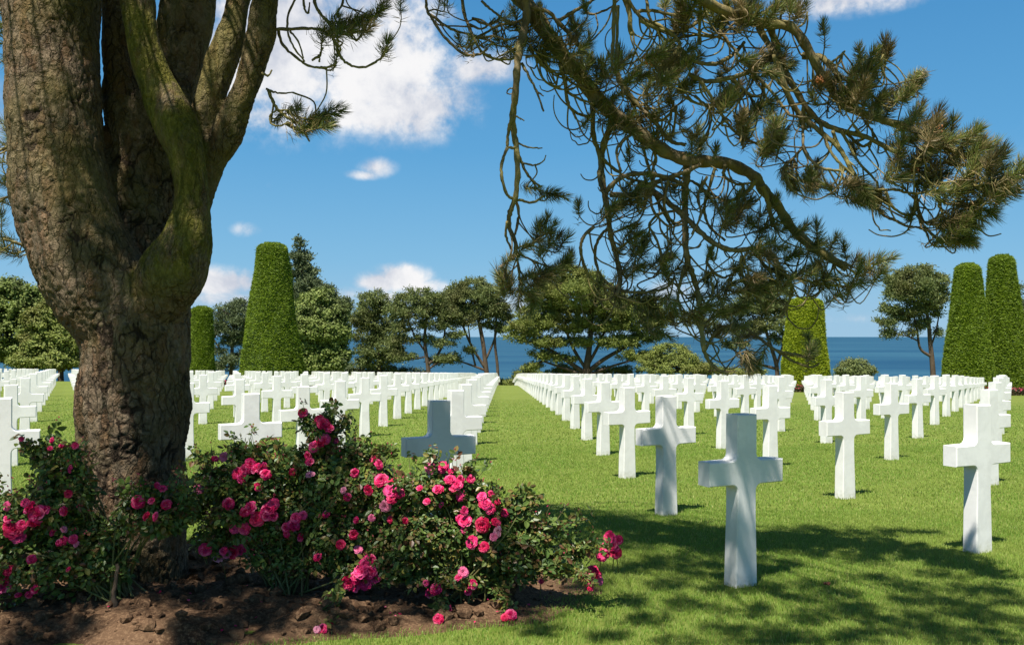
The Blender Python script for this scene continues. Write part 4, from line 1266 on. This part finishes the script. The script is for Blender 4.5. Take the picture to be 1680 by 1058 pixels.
upper_t = (T([(1440, 100), (1434, 118), (1426, 135), (1452, 82), (1416, 150), (1300, 15), (1320, 25), (1282, 8), (1265, 20), (1400, 115)], (0.5, -1))
           + T([(1500, 138), (1488, 152), (1478, 165), (1505, 128), (1512, 185), (1535, 195), (1560, 208), (1590, 222), (1612, 235), (1628, 250), (1570, 232), (1545, 220), (1525, 205), (1500, 195)], UR)
           + T([(1540, 240), (1570, 255), (1600, 252), (1600, 280), (1625, 275), (1640, 262), (1530, 225), (1505, 225), (1480, 205), (1455, 180), (1440, 165), (1420, 155), (1460, 150), (1440, 185), (1400, 145), (1390, 172), (1370, 140), (1350, 130), (1380, 160)], UR)
           + T([(1650, 298), (1668, 288), (1672, 275), (1640, 312), (1655, 310), (1620, 318), (1600, 312), (1630, 300), (1585, 300), (1560, 318)], (1, -0.5))
           + T([(1530, 300), (1505, 272), (1480, 262), (1490, 290), (1470, 240), (1505, 250), (1520, 275), (1545, 290), (1480, 280)], UR)
           + T([(1425, 320), (1410, 312), (1400, 320), (1435, 330), (1418, 335), (1395, 305)], DR)
           + T([(1560, 372), (1580, 362), (1568, 395), (1550, 388), (1600, 348), (1590, 370), (1575, 345), (1560, 355), (1585, 385)], (0.7, 0.2))
           + T([(1288, 296), (1330, 300), (1295, 290)], DN) + T([(1325, 296)], U)
           + T([(1245, 180), (1262, 190), (1272, 212), (1268, 235), (1255, 172), (1275, 225), (1240, 185), (1262, 240), (1250, 235)], UR) + T([(1225, 215), (1230, 205)], U)
           + T([(1190, 155), (1205, 150), (1210, 142), (1178, 165), (1195, 165)], UR) + T([(1240, 95), (1262, 100), (1280, 110), (1255, 120), (1290, 100)], R_)
           + T([(1115, 30), (1120, 45), (1105, 45), (1160, 15), (1170, 28), (1190, 30), (1210, 40), (1225, 15), (1195, 5), (1215, 0), (1238, 12), (1180, 40), (1150, 10), (1230, 30), (1120, 10), (1090, 10)], U)
           + T([(1130, 110), (1120, 100), (1110, 110), (1125, 140), (1100, 120), (1085, 85), (1075, 92)], UR) + T([(1020, 90), (1012, 102)], U))
branch('upper bough ending in a heavy brush of needles', upper, upper_t, 104, 5.62, 0.30, 0.090, 175, 85, 1.75, 10, 0.0022, 80)

# small twigs beside the rightmost stem
side = [
    (3, 2, [(448, 48), (485, 48), (520, 48), (540, 56), (550, 68)]), (3, 2, [(515, -15), (518, 10), (530, 28), (545, 45), (556, 70)]), (2.2, 1.6, [(565, -10), (560, 10), (548, 28)]),
    (2.6, 1.8, [(550, 68), (558, 92), (574, 107), (600, 110), (622, 98), (636, 84)]), (2.6, 1.8, [(456, 48), (464, 74), (488, 96), (512, 110), (540, 110), (553, 102)]),
    (2.2, 1.4, [(490, -12), (474, 22), (472, 52), (482, 78), (500, 102)]), (1.8, 1.2, [(476, 52), (490, 70), (498, 96)]), (2, 1.4, [(512, 100), (524, 90), (530, 78)]), (1.6, 1, [(524, 102), (525, 88)]), (1.8, 1.2, [(526, 110), (540, 116), (552, 108)]),
    (3, 2.2, [(440, 148), (447, 165), (454, 178), (470, 192), (490, 202)]), (2, 1.2, [(436, 146), (455, 153), (480, 152)]), (1.8, 1.2, [(455, 180), (443, 190), (445, 203), (460, 207), (472, 200)]), (1.6, 1, [(456, 181), (475, 181), (480, 172)]),
    (2.2, 1.4, [(496, -10), (500, 15), (506, 22), (508, 5)]), (3, 2.2, [(530, 28), (560, 55), (600, 50)]),
    (2.2, 1.4, [(430, 120), (440, 125), (446, 115)]),
]
side_t = (T([(535, 52), (552, 50), (560, 38), (578, 42), (590, 30), (604, 32), (615, 22), (625, 14), (632, 4), (598, 48), (575, 55), (545, 35)], (0.85, -0.5)) + T([(637, 76)], U)
          + T([(552, 96)], U) + T([(481, 178)], U) + T([(455, 196)], DN)
          + T([(500, 207), (512, 203), (522, 205), (532, 198), (541, 190), (548, 183), (505, 212), (525, 195), (540, 205)], (0.9, -0.25)))
branch('short twigs with dark needle sprays beside the rightmost stem', side, side_t, 105, 5.7, 0.04, 0.085, 100, 40, 1.4, 7)

# sprays behind the left stem
left = [(3, 2, [(60, 250), (20, 240), (-15, 255)]), (3, 2, [(60, 330), (20, 322), (0, 330)]), (3, 2, [(80, 420), (30, 400), (5, 392)]), (3, 2, [(60, 40), (10, 20), (-20, 10)])]
left_t = T([(6, 235), (0, 270), (4, 300), (3, 330), (6, 355), (8, 390), (12, 405), (4, 15), (8, 40), (2, 100), (0, 200), (-10, 400), (-20, 250), (-25, 330)], L_)
branch('needle sprays showing behind the left stem', left, left_t, 106, 6.2, 0.05, 0.10, 90, 60, 1.6, 10)

# orange pollen cones at a few shoot tips of the upper bough
rq = np.random.default_rng(9)
M_CONE, _t = simple('orange_pollen_cones', (0.55, 0.20, 0.07), 0.7)
for (px, py) in [(1536, 216), (1546, 240), (1500, 278), (1345, 132), (1062, 98)]:
    c = at(px, py, 5.33 if px > 1400 else 5.5); g = Geo()
    for _ in range(26):
        g.add(ico_v * np.array([.006, .006, .009]) * rq.uniform(.7, 1.2) + c + rq.normal(0, .013, 3), [ico_f])
    g.build('pollen_cone', M_CONE, PINE, True)

# ---- crown above the frame: it casts the shade seen on lawn, trunk and roses
SX, SY = -SUN_DIR.x / SUN_DIR.z, -SUN_DIR.y / SUN_DIR.z     # ground shift per unit height
SHADE = [  # photo pixels of shaded lawn, weight radius (m)
    (905, 850, .30), (960, 845, .3), (1030, 850, .35), (1090, 862, .35), (930, 880, .3), (1000, 885, .35), (1060, 890, .3), (1130, 880, .3), (1160, 905, .3), (1070, 925, .3), (1150, 940, .3),
    (1290, 872, .28), (1340, 866, .26), (1400, 872, .26), (1460, 870, .25), (1510, 872, .22), (1380, 890, .28), (1450, 895, .28), (1320, 905, .28), (1410, 915, .28), (1500, 912, .2), (1560, 905, .18), (1280, 920, .26),
    (1240, 962, .25), (1340, 958, .22), (1440, 948, .24), (1540, 942, .22), (1620, 940, .22), (1500, 965, .26), (1580, 968, .24), (1470, 985, .2),
    (1040, 985, .2), (1120, 990, .2), (1230, 1000, .22), (1330, 1010, .24), (1420, 1005, .24), (1500, 1015, .26), (1590, 1005, .26), (1650, 1015, .24), (1540, 1035, .24), (1640, 1040, .22), (1400, 1040, .2), (1280, 1035, .18), (1180, 1030, .18), (1350, 1056, .2),
    (900, 862, .3), (950, 862, .34), (1010, 868, .34), (980, 900, .3), (1060, 880, .3), (1120, 885, .3), (1180, 900, .3), (1230, 890, .28), (1100, 915, .3), (1040, 930, .26), (1220, 930, .26), (1170, 925, .26), (1000, 935, .24), (1090, 955, .24), (1190, 965, .22), (1290, 975, .22), (1380, 975, .22), (1660, 985, .24), (1560, 985, .24), (1450, 1030, .22), (1230, 1048, .2), (1100, 1045, .2), (1580, 1050, .22), (1060, 1015, .2), (1300, 1050, .2), (1400, 995, .2), (1630, 965, .2), (960, 960, .25), (1000, 1040, .16), (880, 1030, .18)]
rng = np.random.default_rng(202)
CP = []
for (px, py, rr) in SHADE:
    d = 590.0; Yg = EYE * F / (py - d); Xg = (px - 840) * Yg / F
    zg = float(gz(Xg, Yg))
    for _ in range(40):
        h = rng.uniform(2.9, 5.2)
        p = np.array([Xg - SX * h, Yg - SY * h, zg + h])
        v = (552 - (p[2] - EYE) / p[1] * F) if p[1] > 0.3 else -999
        if v < -70: break
    CP.append((p, rr * 0.8))
# explicit shade points in space: grey cross, trunk, roses
for (px, py, Y, rr) in [(720, 700, 7.0, .5), (720, 780, 7.0, .5), (665, 730, 6.95, .4), (770, 725, 7.05, .4), (720, 660, 7.0, .35), (715, 740, 7.0, .5), (725, 690, 7.0, .4), (700, 710, 6.98, .45), (745, 710, 7.02, .45), (720, 720, 6.9, .5), (720, 750, 6.95, .5), (720, 675, 7.0, .4), (690, 745, 6.95, .45), (1080, 700, 8.15, .16), (1075, 760, 8.15, .18), (1210, 720, 5.7, .22), (1230, 700, 5.7, .2), (1200, 860, 5.7, .15),
                        (235, 620, 5.4, .26), (265, 760, 5.4, .3), (200, 510, 5.4, .26), (280, 900, 5.3, .35), (250, 380, 5.4, .34), (130, 240, 5.4, .28), (160, 100, 5.4, .3), (310, 80, 5.4, .3), (300, 260, 5.4, .25), (240, 200, 5.4, .3), (160, 420, 5.4, .22), (285, 550, 5.4, .26), (250, 690, 5.4, .26), (300, 120, 6.0, .3), (312, 40, 6.0, .3), (285, 200, 6.0, .28), (265, 300, 5.95, .26), (205, 120, 6.0, .24), (210, 220, 5.95, .26), (180, 60, 5.6, .24), (170, 180, 5.5, .22), (250, 330, 5.72, .26), (240, 400, 5.72, .26), (260, 270, 5.75, .24), (230, 290, 5.75, .24), (420, 1000, 5.0, .35), (480, 1020, 4.8, .35), (380, 960, 5.3, .35), (560, 990, 4.9, .28), (350, 1050, 4.55, .28), (60, 1010, 4.7, .28), (40, 1050, 4.5, .2),
                        (350, 960, 5.2, .4), (400, 1030, 4.8, .4), (100, 960, 4.9, .35), (450, 960, 5.2, .4), (330, 1050, 4.6, .3), (530, 830, 5.2, .3), (470, 900, 5.1, .3), (540, 730, 5.4, .28), (640, 900, 5.0, .28), (90, 1030, 4.6, .3), (600, 1000, 4.8, .25), (860, 960, 5.0, .25), (380, 800, 5.3, .26), (60, 780, 5.0, .25), (250, 930, 4.9, .3), (700, 940, 4.9, .22), (160, 880, 5.0, .3)]:
    b = at(px, py, Y)
    for _ in range(60):
        h = rng.uniform(1.2, 4.6)
        p = b + np.array([-SX * h, -SY * h, h])
        v = (552 - (p[2] - EYE) / p[1] * F) if p[1] > 0.3 else -999
        if v < -90: break
    CP.append((p, rr * 0.85))
r = np.random.default_rng(303)
g = Geo(); gt = Geo(); gn = Geo()
hub = at(560, -560, 5.9); hub2 = at(120, -500, 5.8)
TPs, TDs = [], []
for (p, rr) in CP:
    h0 = hub if p[0] > -1.2 else hub2
    h0 = h0 + r.normal(0, 0.1, 3)
    mid = h0 * 0.5 + p * 0.5 + np.array([r.normal(0, .35), r.normal(0, .35), 0.45])
    # keep the limb above the top of the picture
    P = cr(np.array([h0, mid, p]), 6)
    vv = 552 - (P[:, 2] - EYE) / np.maximum(P[:, 1], 0.3) * F
    P[:, 2] += np.where(vv > -40, (vv + 40) / F * P[:, 1], 0)
    tube(g, P, np.linspace(0.011, 0.006, len(P)), 5, False)
    m = int(34 * (rr / 0.3) ** 2) + 6
    q = p + norm(r.normal(size=(m, 3))) * (r.uniform(0, 1, (m, 1)) ** 0.5) * rr * np.array([1, 1, 0.6])
    TPs.append(q); TDs.append(norm(r.normal(size=(m, 3)) * 0.6 + (0.2, 0, 0.5)))
TPs = np.concatenate(TPs); TDs = np.concatenate(TDs)
vv = 552 - (TPs[:, 2] - EYE) / np.maximum(TPs[:, 1], 0.3) * F
ok = (vv < -65) | (TPs[:, 1] < 0.3)
TPs, TDs = TPs[ok], TDs[ok]
br = g.build('branch', M_LIMB, PINE, True)
br['label'] = 'crown branches spreading above'
needles(gn, TPs, TDs, 0.11, 46, r, 0.1, 0.0040)
gn.build('needles', M_NEEDLE, br)
print('canopy tufts', len(TPs))

# ------------------------------------------------------------------ rose bushes
def bloom_mesh(seed):
    r = np.random.default_rng(seed)
    g = Geo()
    rings = [(7, 1.0, 0.15, 0.95), (7, 0.86, 0.42, 0.85), (6, 0.66, 0.72, 0.75), (5, 0.46, 0.95, 0.62), (4, 0.28, 1.15, 0.5), (3, 0.14, 1.3, 0.4)]
    for (n, rad, el_, ln) in rings:
        for k in range(n):
            a = 2 * np.pi * (k + r.uniform(-.25, .25)) / n + rad * 5
            wdt = 0.62 * ln * r.uniform(0.85, 1.15)
            u = np.linspace(-1, 1, 5)[None]; v = np.linspace(0, 1, 5)[:, None]
            wv = wdt * np.sin(np.pi * (0.16 + 0.66 * v)) ** 0.8
            X = wv * u
            e = el_ + r.normal(0, .1)
            # petal profile: rises, then curls out at the rim
            rr = 0.06 + v * ln * np.cos(e) * 0.95
            zz = v * ln * np.sin(e) * 0.75 - 0.22 * v ** 4 * ln - (np.abs(u) ** 2) * -0.16 * ln * v + r.normal(0, .035, (5, 5)) + 0.10 * np.sin(u * 5 + k * 2.1) * v ** 2 * ln
            rr = rr - 0.10 * u ** 2 * v + 0.09 * v ** 6 * ln + r.normal(0, .02, (5, 5))
            P = np.stack([rr * np.cos(a) - X * np.sin(a), rr * np.sin(a) + X * np.cos(a), zz + 0 * X], -1)
            i = (np.arange(4)[:, None] * 5 + np.arange(4)[None]).ravel()
            g.add(P.reshape(-1, 3), [np.stack([i, i + 1, i + 6, i + 5], -1)])
    return g.mesh('rose_bloom', M_ROSE, (0, 0, 0), True)


BLOOMS = [bloom_mesh(s) for s in (1, 2, 3, 4)]


def bush(label, base_px, Yb, blobs, flowers, seed, sprigs=(), leafk=1.0, thick=0.8):
    r = np.random.default_rng(seed)
    bp = at(base_px[0], base_px[1], Yb)
    bx_, by_ = bp[0], Yb
    zb = float(bed_z(np.array([bx_]), np.array([by_]))[0])
    r0 = root('rose_bush', (bx_, by_, zb - 0.02), label, 'rose bush', 'rose bushes around the pine trunk')
    B = []
    for q in blobs:
        px, py, rx, ry = q[:4]
        Y = Yb + (q[4] if len(q) > 4 else 0.0)
        k = Y / F
        B.append((at(px, py, Y), rx * k, ry * k))
    gs, gl, gb, gc = Geo(), Geo(), Geo(), Geo()
    base = np.array([bx_, by_, zb])
    LC, LD, LN = [], [], []
    for c, a, b in B:
        # stems
        for _ in range(3):
            tip = c + norm(r.normal(size=3)) * np.array([a, a * thick, b]) * 0.8
            s = base + r.normal(0, 0.06, 3) * (1, 1, 0)
            m = s * 0.45 + tip * 0.55 + np.array([r.normal(0, .06), r.normal(0, .06), 0.16 * np.linalg.norm(tip - s)])
            P = cr(np.array([s, m, tip]), 6)
            tube(gs, P, np.linspace(0.0065, 0.0028, len(P)), 5, False)
        m = int(leafk * 14500 * a * b)             # compound leaves
        d = norm(r.normal(size=(m, 3)))
        rr = r.uniform(0.0, 1.0, m) ** 0.42
        q = c + d * rr[:, None] * np.array([a, a * thick, b])
        ok = q[:, 2] > zb + 0.10
        LC.append(q[ok]); LN.append(norm(d * 0.7 + np.array([0, -0.15, 0.75]) + r.normal(0, 0.45, d.shape))[ok])
        # upright twiglets with buds breaking the outline
        for _ in range(max(2, int(260 * a * b) + 2)):
            dd = norm(np.array([r.normal(0, .6), r.normal(0, .5), abs(r.normal(0.8, .3))]))
            s = c + dd * np.array([a, a * thick, b]) * 0.75
            e = s + norm(dd + np.array([0, 0, .6]) + r.normal(0, .25, 3)) * r.uniform(0.06, 0.17)
            P = cr(np.array([s, (s + e) / 2 + r.normal(0, .008, 3), e]), 3)
            tube(gs, P, np.linspace(0.0025, 0.0014, len(P)), 4, False)
            for _k in range(r.integers(2, 6)):
                t = r.uniform(0.2, 1)
                LC.append((s + (e - s) * t)[None] + r.normal(0, .012, (1, 3))); LN.append(norm(r.normal(size=(1, 3)) + (0, -.2, .5)))
            for _k in range(r.integers(1, 4)):
                dd2 = norm(e - s + r.normal(0, .06, 3))
                t2 = e + r.normal(0, .010, 3)
                gb.add(ico_v * np.array([.0042, .0042, .0042]) + t2, [ico_f]); gb.add(ico_v * .0028 + t2 + dd2 * .006, [ico_f])
    for sg in sprigs:                  # long shoots leaving the bush
        P0, P1, bend = sg[:3]; thk = sg[3] if len(sg) > 3 else 1.0
        a_ = at(P0[0], P0[1], Yb + P0[2]); b_ = at(P1[0], P1[1], Yb + P1[2])
        P = cr(np.array([a_, (a_ + b_) / 2 + np.array([0, 0, bend]), b_]), 8)
        if thk > 1.5:
            P = P + np.cumsum(r.normal(0, .006, P.shape), 0)
            tube(gc, P, np.linspace(0.017, 0.009, len(P)), 8, False)
            continue
        tube(gs, P, np.linspace(0.005, 0.0022, len(P)) * thk, 6, False)
        for p in P[2:]:
            n_ = 3
            LC.append(p + r.normal(0, .02, (n_, 3))); LN.append(norm(r.normal(0, .6, (n_, 3)) + (0, -.3, .7)))
    C = np.concatenate(LC); N = np.concatenate(LN)
    # compound leaf: a terminal leaflet and two pairs
    ax = perp(N, r)
    sd = norm(np.cross(N, ax))
    sz = (0.016 + 0.026 * r.random(len(C)) ** 1.5)[:, None]
    for (u, s_, da, sc) in ((1.15, 0, 0, 1.1), (0.45, .62, .9, 1.0), (0.45, -.62, -.9, 1.0), (-0.35, .52, 1.1, .8), (-0.35, -.52, -1.1, .8)):
        keep = r.random(len(C)) < 0.9
        P = C + ax * u * sz + sd * s_ * sz
        D = norm(ax * math.cos(da) + sd * math.sin(da) + r.normal(0, .18, C.shape))
        S = norm(np.cross(N + r.normal(0, .3, N.shape), D))
        n_ = len(P[keep]); L = (sz * 1.15 * sc)[keep]; W = L * 0.62; Dk, Sk, Pk = D[keep], S[keep], P[keep]
        Nk = np.cross(Dk, Sk)
        # six point leaflet folded along the midrib
        V = np.stack([Pk - Dk * L / 2, Pk - Dk * L * .12 + Sk * W / 2 + Nk * W * .16, Pk + Dk * L * .25 + Sk * W * .38 + Nk * W * .10, Pk + Dk * L * .52 - Nk * W * .06, Pk + Dk * L * .25 - Sk * W * .38 + Nk * W * .10, Pk - Dk * L * .12 - Sk * W / 2 + Nk * W * .16], 1)
        i = np.arange(n_)[:, None] * 6
        gl.add(V.reshape(-1, 3), [np.concatenate([i + np.array([[0, 1, 2, 3]]), i + np.array([[0, 3, 4, 5]])])])
    # blooms, placed on the near face of the foliage
    for (px, py, rad) in flowers:
        Yf = Yb - 0.02
        dmin = 9
        for c, a, b in B:
            p = at(px, py, c[1])
            e2 = ((p[0] - c[0]) / a) ** 2 + ((p[2] - c[2]) / b) ** 2
            if e2 < 1: Yf = min(Yf, c[1] - a * thick * math.sqrt(1 - e2) * 0.95 - 0.015)
            elif e2 < dmin: dmin = e2
        if py > 960: Yf = min(Yf, EYE * F / (py - 590.0) - 0.09)
        p = at(px, py, Yf)
        o = bpy.data.objects.new('rose_bloom', BLOOMS[r.integers(0, 4)])
        COL.objects.link(o); o.parent = r0
        WORLD_OF[o.name] = tuple(r0.location)
        o.location = tuple(p - np.array(r0.location))
        s = rad * Yf / F * 0.90 * r.uniform(0.85, 1.1)
        o.scale = (s, s, s * r.uniform(0.8, 1.1))
        face = Vector((r.normal(0, .5), -0.9 + r.normal(0, .3), 0.55 + r.normal(0, .35)))
        o.rotation_mode = 'QUATERNION'
        o.rotation_quaternion = face.to_track_quat('Z', 'Y') @ Matrix.Rotation(r.uniform(0, 6.28), 3, 'Z').to_quaternion()
        back = p + np.array([r.normal(0, .05), 0.14 + abs(r.normal(0, .05)), -0.10 + r.normal(0, .04)])
        P = cr(np.array([p + (0, 0.01, 0), (p + back) / 2 + (0, 0.02, 0.02), back]), 4)
        tube(gs, P, np.linspace(0.0022, 0.003, len(P)), 5, False)
    if gc.n: gc.build('cane', M_FARBARK, r0, True)
    gs.build('stems', M_STEM, r0, True)
    gl.build('leaves', M_ROSELEAF, r0)
    if gb.n: tag(gb.build('buds', M_BUD, r0, True), kind='stuff')
    print(label[:30], 'leaves', len(C), 'blooms', len(flowers))
    return r0


F1 = [(60, 843, 17), (22, 870, 17), (55, 857, 14), (70, 838, 14), (48, 832, 12), (30, 880, 14), (12, 862, 12), (227, 823, 15), (248, 821, 7), (240, 846, 10), (255, 847, 9), (267, 801, 9), (273, 827, 10), (41, 824, 9), (104, 887, 9), (120, 884, 9), (96, 890, 7), (5, 944, 16), (4, 962, 15), (-8, 950, 14), (14, 935, 12), (52, 917, 9), (57, 966, 9), (48, 975, 7), (30, 975, 7),
      (115, 769, 7), (123, 731, 7), (101, 731, 6), (35, 720, 6), (85, 722, 6), (82, 735, 5), (11, 830, 10), (14, 851, 10), (112, 810, 9), (87, 873, 8), (104, 838, 9), (258, 796, 7), (36, 861, 10), (125, 892, 7), (112, 933, 6), (105, 868, 7)]
bush('wide rose bush left of and in front of the pine trunk, with bright pink blooms', (186, 1020), 5.0,
     [(40, 850, 62, 50), (100, 835, 55, 50), (60, 925, 85, 55), (140, 890, 58, 46), (235, 848, 50, 32), (275, 850, 36, 26), (160, 925, 56, 34), (15, 960, 60, 36), (92, 780, 28, 40), (70, 745, 16, 22), (130, 800, 26, 36), (-40, 880, 70, 80), (110, 960, 60, 26), (245, 815, 36, 22), (305, 832, 22, 26)],
     F1, 401, [((80, 800, 0), (37, 722, 0), .03), ((110, 800, 0), (122, 735, 0), .02), ((110, 820, 0), (88, 725, 0), .02), ((160, 960, 0), (0, 983, -.1), .01), ((186, 1040, -.18), (186, 915, -.14), .0, 2.6), ((180, 1020, .02), (188, 940, 0), .0)], 1.0)
F2 = [(497, 677, 9), (531, 695, 14), (540, 702, 11), (524, 688, 9), (525, 725, 14), (516, 733, 11), (533, 720, 10), (367, 749, 10), (412, 762, 12), (404, 770, 12), (420, 768, 11), (389, 776, 12), (396, 785, 10), (436, 778, 12), (430, 768, 11), (424, 798, 9), (480, 774, 8), (509, 778, 10), (505, 747, 9), (551, 723, 7), (399, 784, 10), (326, 802, 10), (375, 826, 11), (410, 833, 13), (402, 840, 11), (422, 851, 14), (442, 833, 14), (438, 843, 13), (449, 826, 10), (401, 867, 11), (385, 867, 9), (407, 881, 8), (337, 901, 13), (367, 903, 10), (383, 905, 12), (395, 901, 11), (359, 915, 9), (372, 909, 9), (486, 849, 11), (482, 861, 12), (470, 865, 10), (497, 845, 9), (493, 881, 8), (535, 843, 8), (584, 853, 7), (563, 804, 8), (582, 776, 10), (616, 755, 11), (622, 762, 10), (521, 913, 10), (559, 893, 9), (588, 901, 10), (580, 877, 9), (606, 920, 14), (592, 936, 15), (608, 938, 14), (584, 948, 14), (572, 956, 13), (600, 956, 13), (584, 962, 12), (616, 948, 11), (598, 926, 12), (529, 1031, 9), (540, 1026, 9), (520, 1032, 7), (547, 1020, 7), (508, 757, 8), (570, 815, 8), (470, 875, 9), (352, 752, 7), (448, 845, 10)]
bush('tall central rose bush right of the pine trunk, its top shoot rising before the crosses', (470, 1000), 5.35,
     [(370, 795, 48, 32), (440, 790, 55, 36), (400, 845, 70, 42), (352, 888, 40, 28), (470, 850, 60, 55), (530, 772, 50, 48), (527, 712, 26, 30), (560, 805, 65, 46), (605, 790, 45, 36), (560, 880, 75, 55), (500, 920, 66, 36), (322, 815, 24, 34), (612, 850, 50, 50), (590, 940, 50, 30, -.1), (455, 912, 50, 22), (580, 750, 30, 24), (480, 760, 30, 26), (420, 755, 26, 20)],
     F2, 402, [((520, 740, 0), (497, 678, 0), .01), ((530, 740, 0), (545, 668, 0), .01), ((540, 740, 0), (572, 680, 0), .01), ((560, 960, 0), (535, 1025, -.66), .03), ((420, 770, 0), (395, 732, 0), .01), ((350, 790, 0), (318, 738, 0), .01), ((380, 770, 0), (385, 722, 0), .01), ((420, 760, 0), (425, 738, 0), .01), ((580, 760, 0), (640, 742, 0), .02)], 0.9)
F3 = [(604, 804, 12), (626, 788, 13), (640, 804, 14), (647, 790, 12), (643, 818, 12), (632, 830, 12), (655, 808, 10), (707, 768, 14), (726, 766, 12), (740, 772, 8), (719, 802, 12), (738, 786, 12), (750, 794, 12), (744, 800, 10), (756, 786, 10), (772, 786, 8), (754, 814, 9), (796, 826, 14), (790, 814, 11), (804, 834, 11), (762, 853, 13), (762, 838, 10), (754, 850, 9), (792, 861, 14), (774, 889, 12), (794, 897, 12), (665, 854, 8), (762, 869, 7), (610, 849, 7), (760, 938, 11), (752, 946, 8), (776, 958, 9), (768, 970, 8), (715, 966, 13), (706, 972, 9), (699, 956, 6), (734, 1000, 9), (719, 1015, 10), (814, 856, 10), (816, 872, 11), (810, 880, 9), (799, 827, 10), (806, 810, 7), (816, 823, 7), (828, 841, 8), (837, 1009, 11), (828, 1012, 7), (724, 828, 7), (700, 822, 8), (640, 852, 7), (688, 800, 7),
      (998, 881, 12), (1015, 885, 10), (988, 910, 13), (1010, 906, 11), (1003, 894, 10), (992, 898, 10), (971, 935, 12), (959, 947, 12), (984, 951, 11), (967, 960, 11), (976, 944, 12), (1003, 884, 10), (1009, 898, 9), (994, 906, 9), (966, 951, 10), (981, 944, 9), (888, 953, 5)]
bush('broad rose bush at the right bed end, a flowering shoot leaning over the lawn', (760, 985), 5.2,
     [(700, 808, 60, 34), (745, 800, 44, 28), (782, 840, 50, 40), (700, 880, 75, 55), (800, 888, 62, 52), (740, 945, 75, 34), (660, 925, 56, 44), (848, 905, 52, 44), (905, 925, 50, 24), (862, 845, 20, 26), (940, 905, 30, 16), (830, 955, 48, 26), (630, 965, 44, 24), (645, 820, 36, 30), (880, 880, 36, 26), (690, 970, 40, 20), (820, 860, 26, 26)],
     F3, 403, [((900, 920, 0), (995, 893, -.15), .03), ((890, 930, 0), (968, 946, -.2), .03), ((850, 870, 0), (858, 802, 0), .0), ((860, 870, 0), (878, 815, 0), .0), ((845, 870, 0), (842, 815, 0), .0), ((800, 950, 0), (836, 1005, -.24), .03), ((720, 950, 0), (722, 1010, -.28), .02), ((870, 900, 0), (960, 850, 0), .02), ((720, 790, 0), (705, 742, 0), .01), ((760, 790, 0), (770, 770, 0), .01)], 0.9)

# one dry leaf lying on the lawn
rl = np.random.default_rng(2)
c = at(1356, 963, EYE * F / (963 - 590.0)); c[2] = float(gz(c[0], c[1])) + 0.022
u = np.linspace(-1, 1, 7); lv = []
for a in u:
    hw = 0.017 * math.cos(a * 1.45)
    lv += [(a * 0.032, -hw, 0.012 * a * a + 0.006), (a * 0.032, 0, 0.004 * a * a), (a * 0.032, hw, 0.010 * a + 0.009)]
lv = np.array(lv) + rl.normal(0, .0015, (21, 3))
g = Geo(); i = (np.arange(6)[:, None] * 3 + np.arange(2)[None]).ravel()
g.add(lv, [np.stack([i, i + 1, i + 4, i + 3], -1)])
M_DRY, _t = simple('dry_leaf', (0.26, 0.085, 0.04), 0.7)
lf = g.build('dry_leaf', M_DRY, None, True)
lf.location = tuple(c); lf.rotation_euler = (0.3, 0.2, 0.8)
tag(lf, 'single reddish brown dry leaf lying on the shaded lawn', 'leaf')

bpy.context.view_layer.update()
print('objects', len(bpy.data.objects))
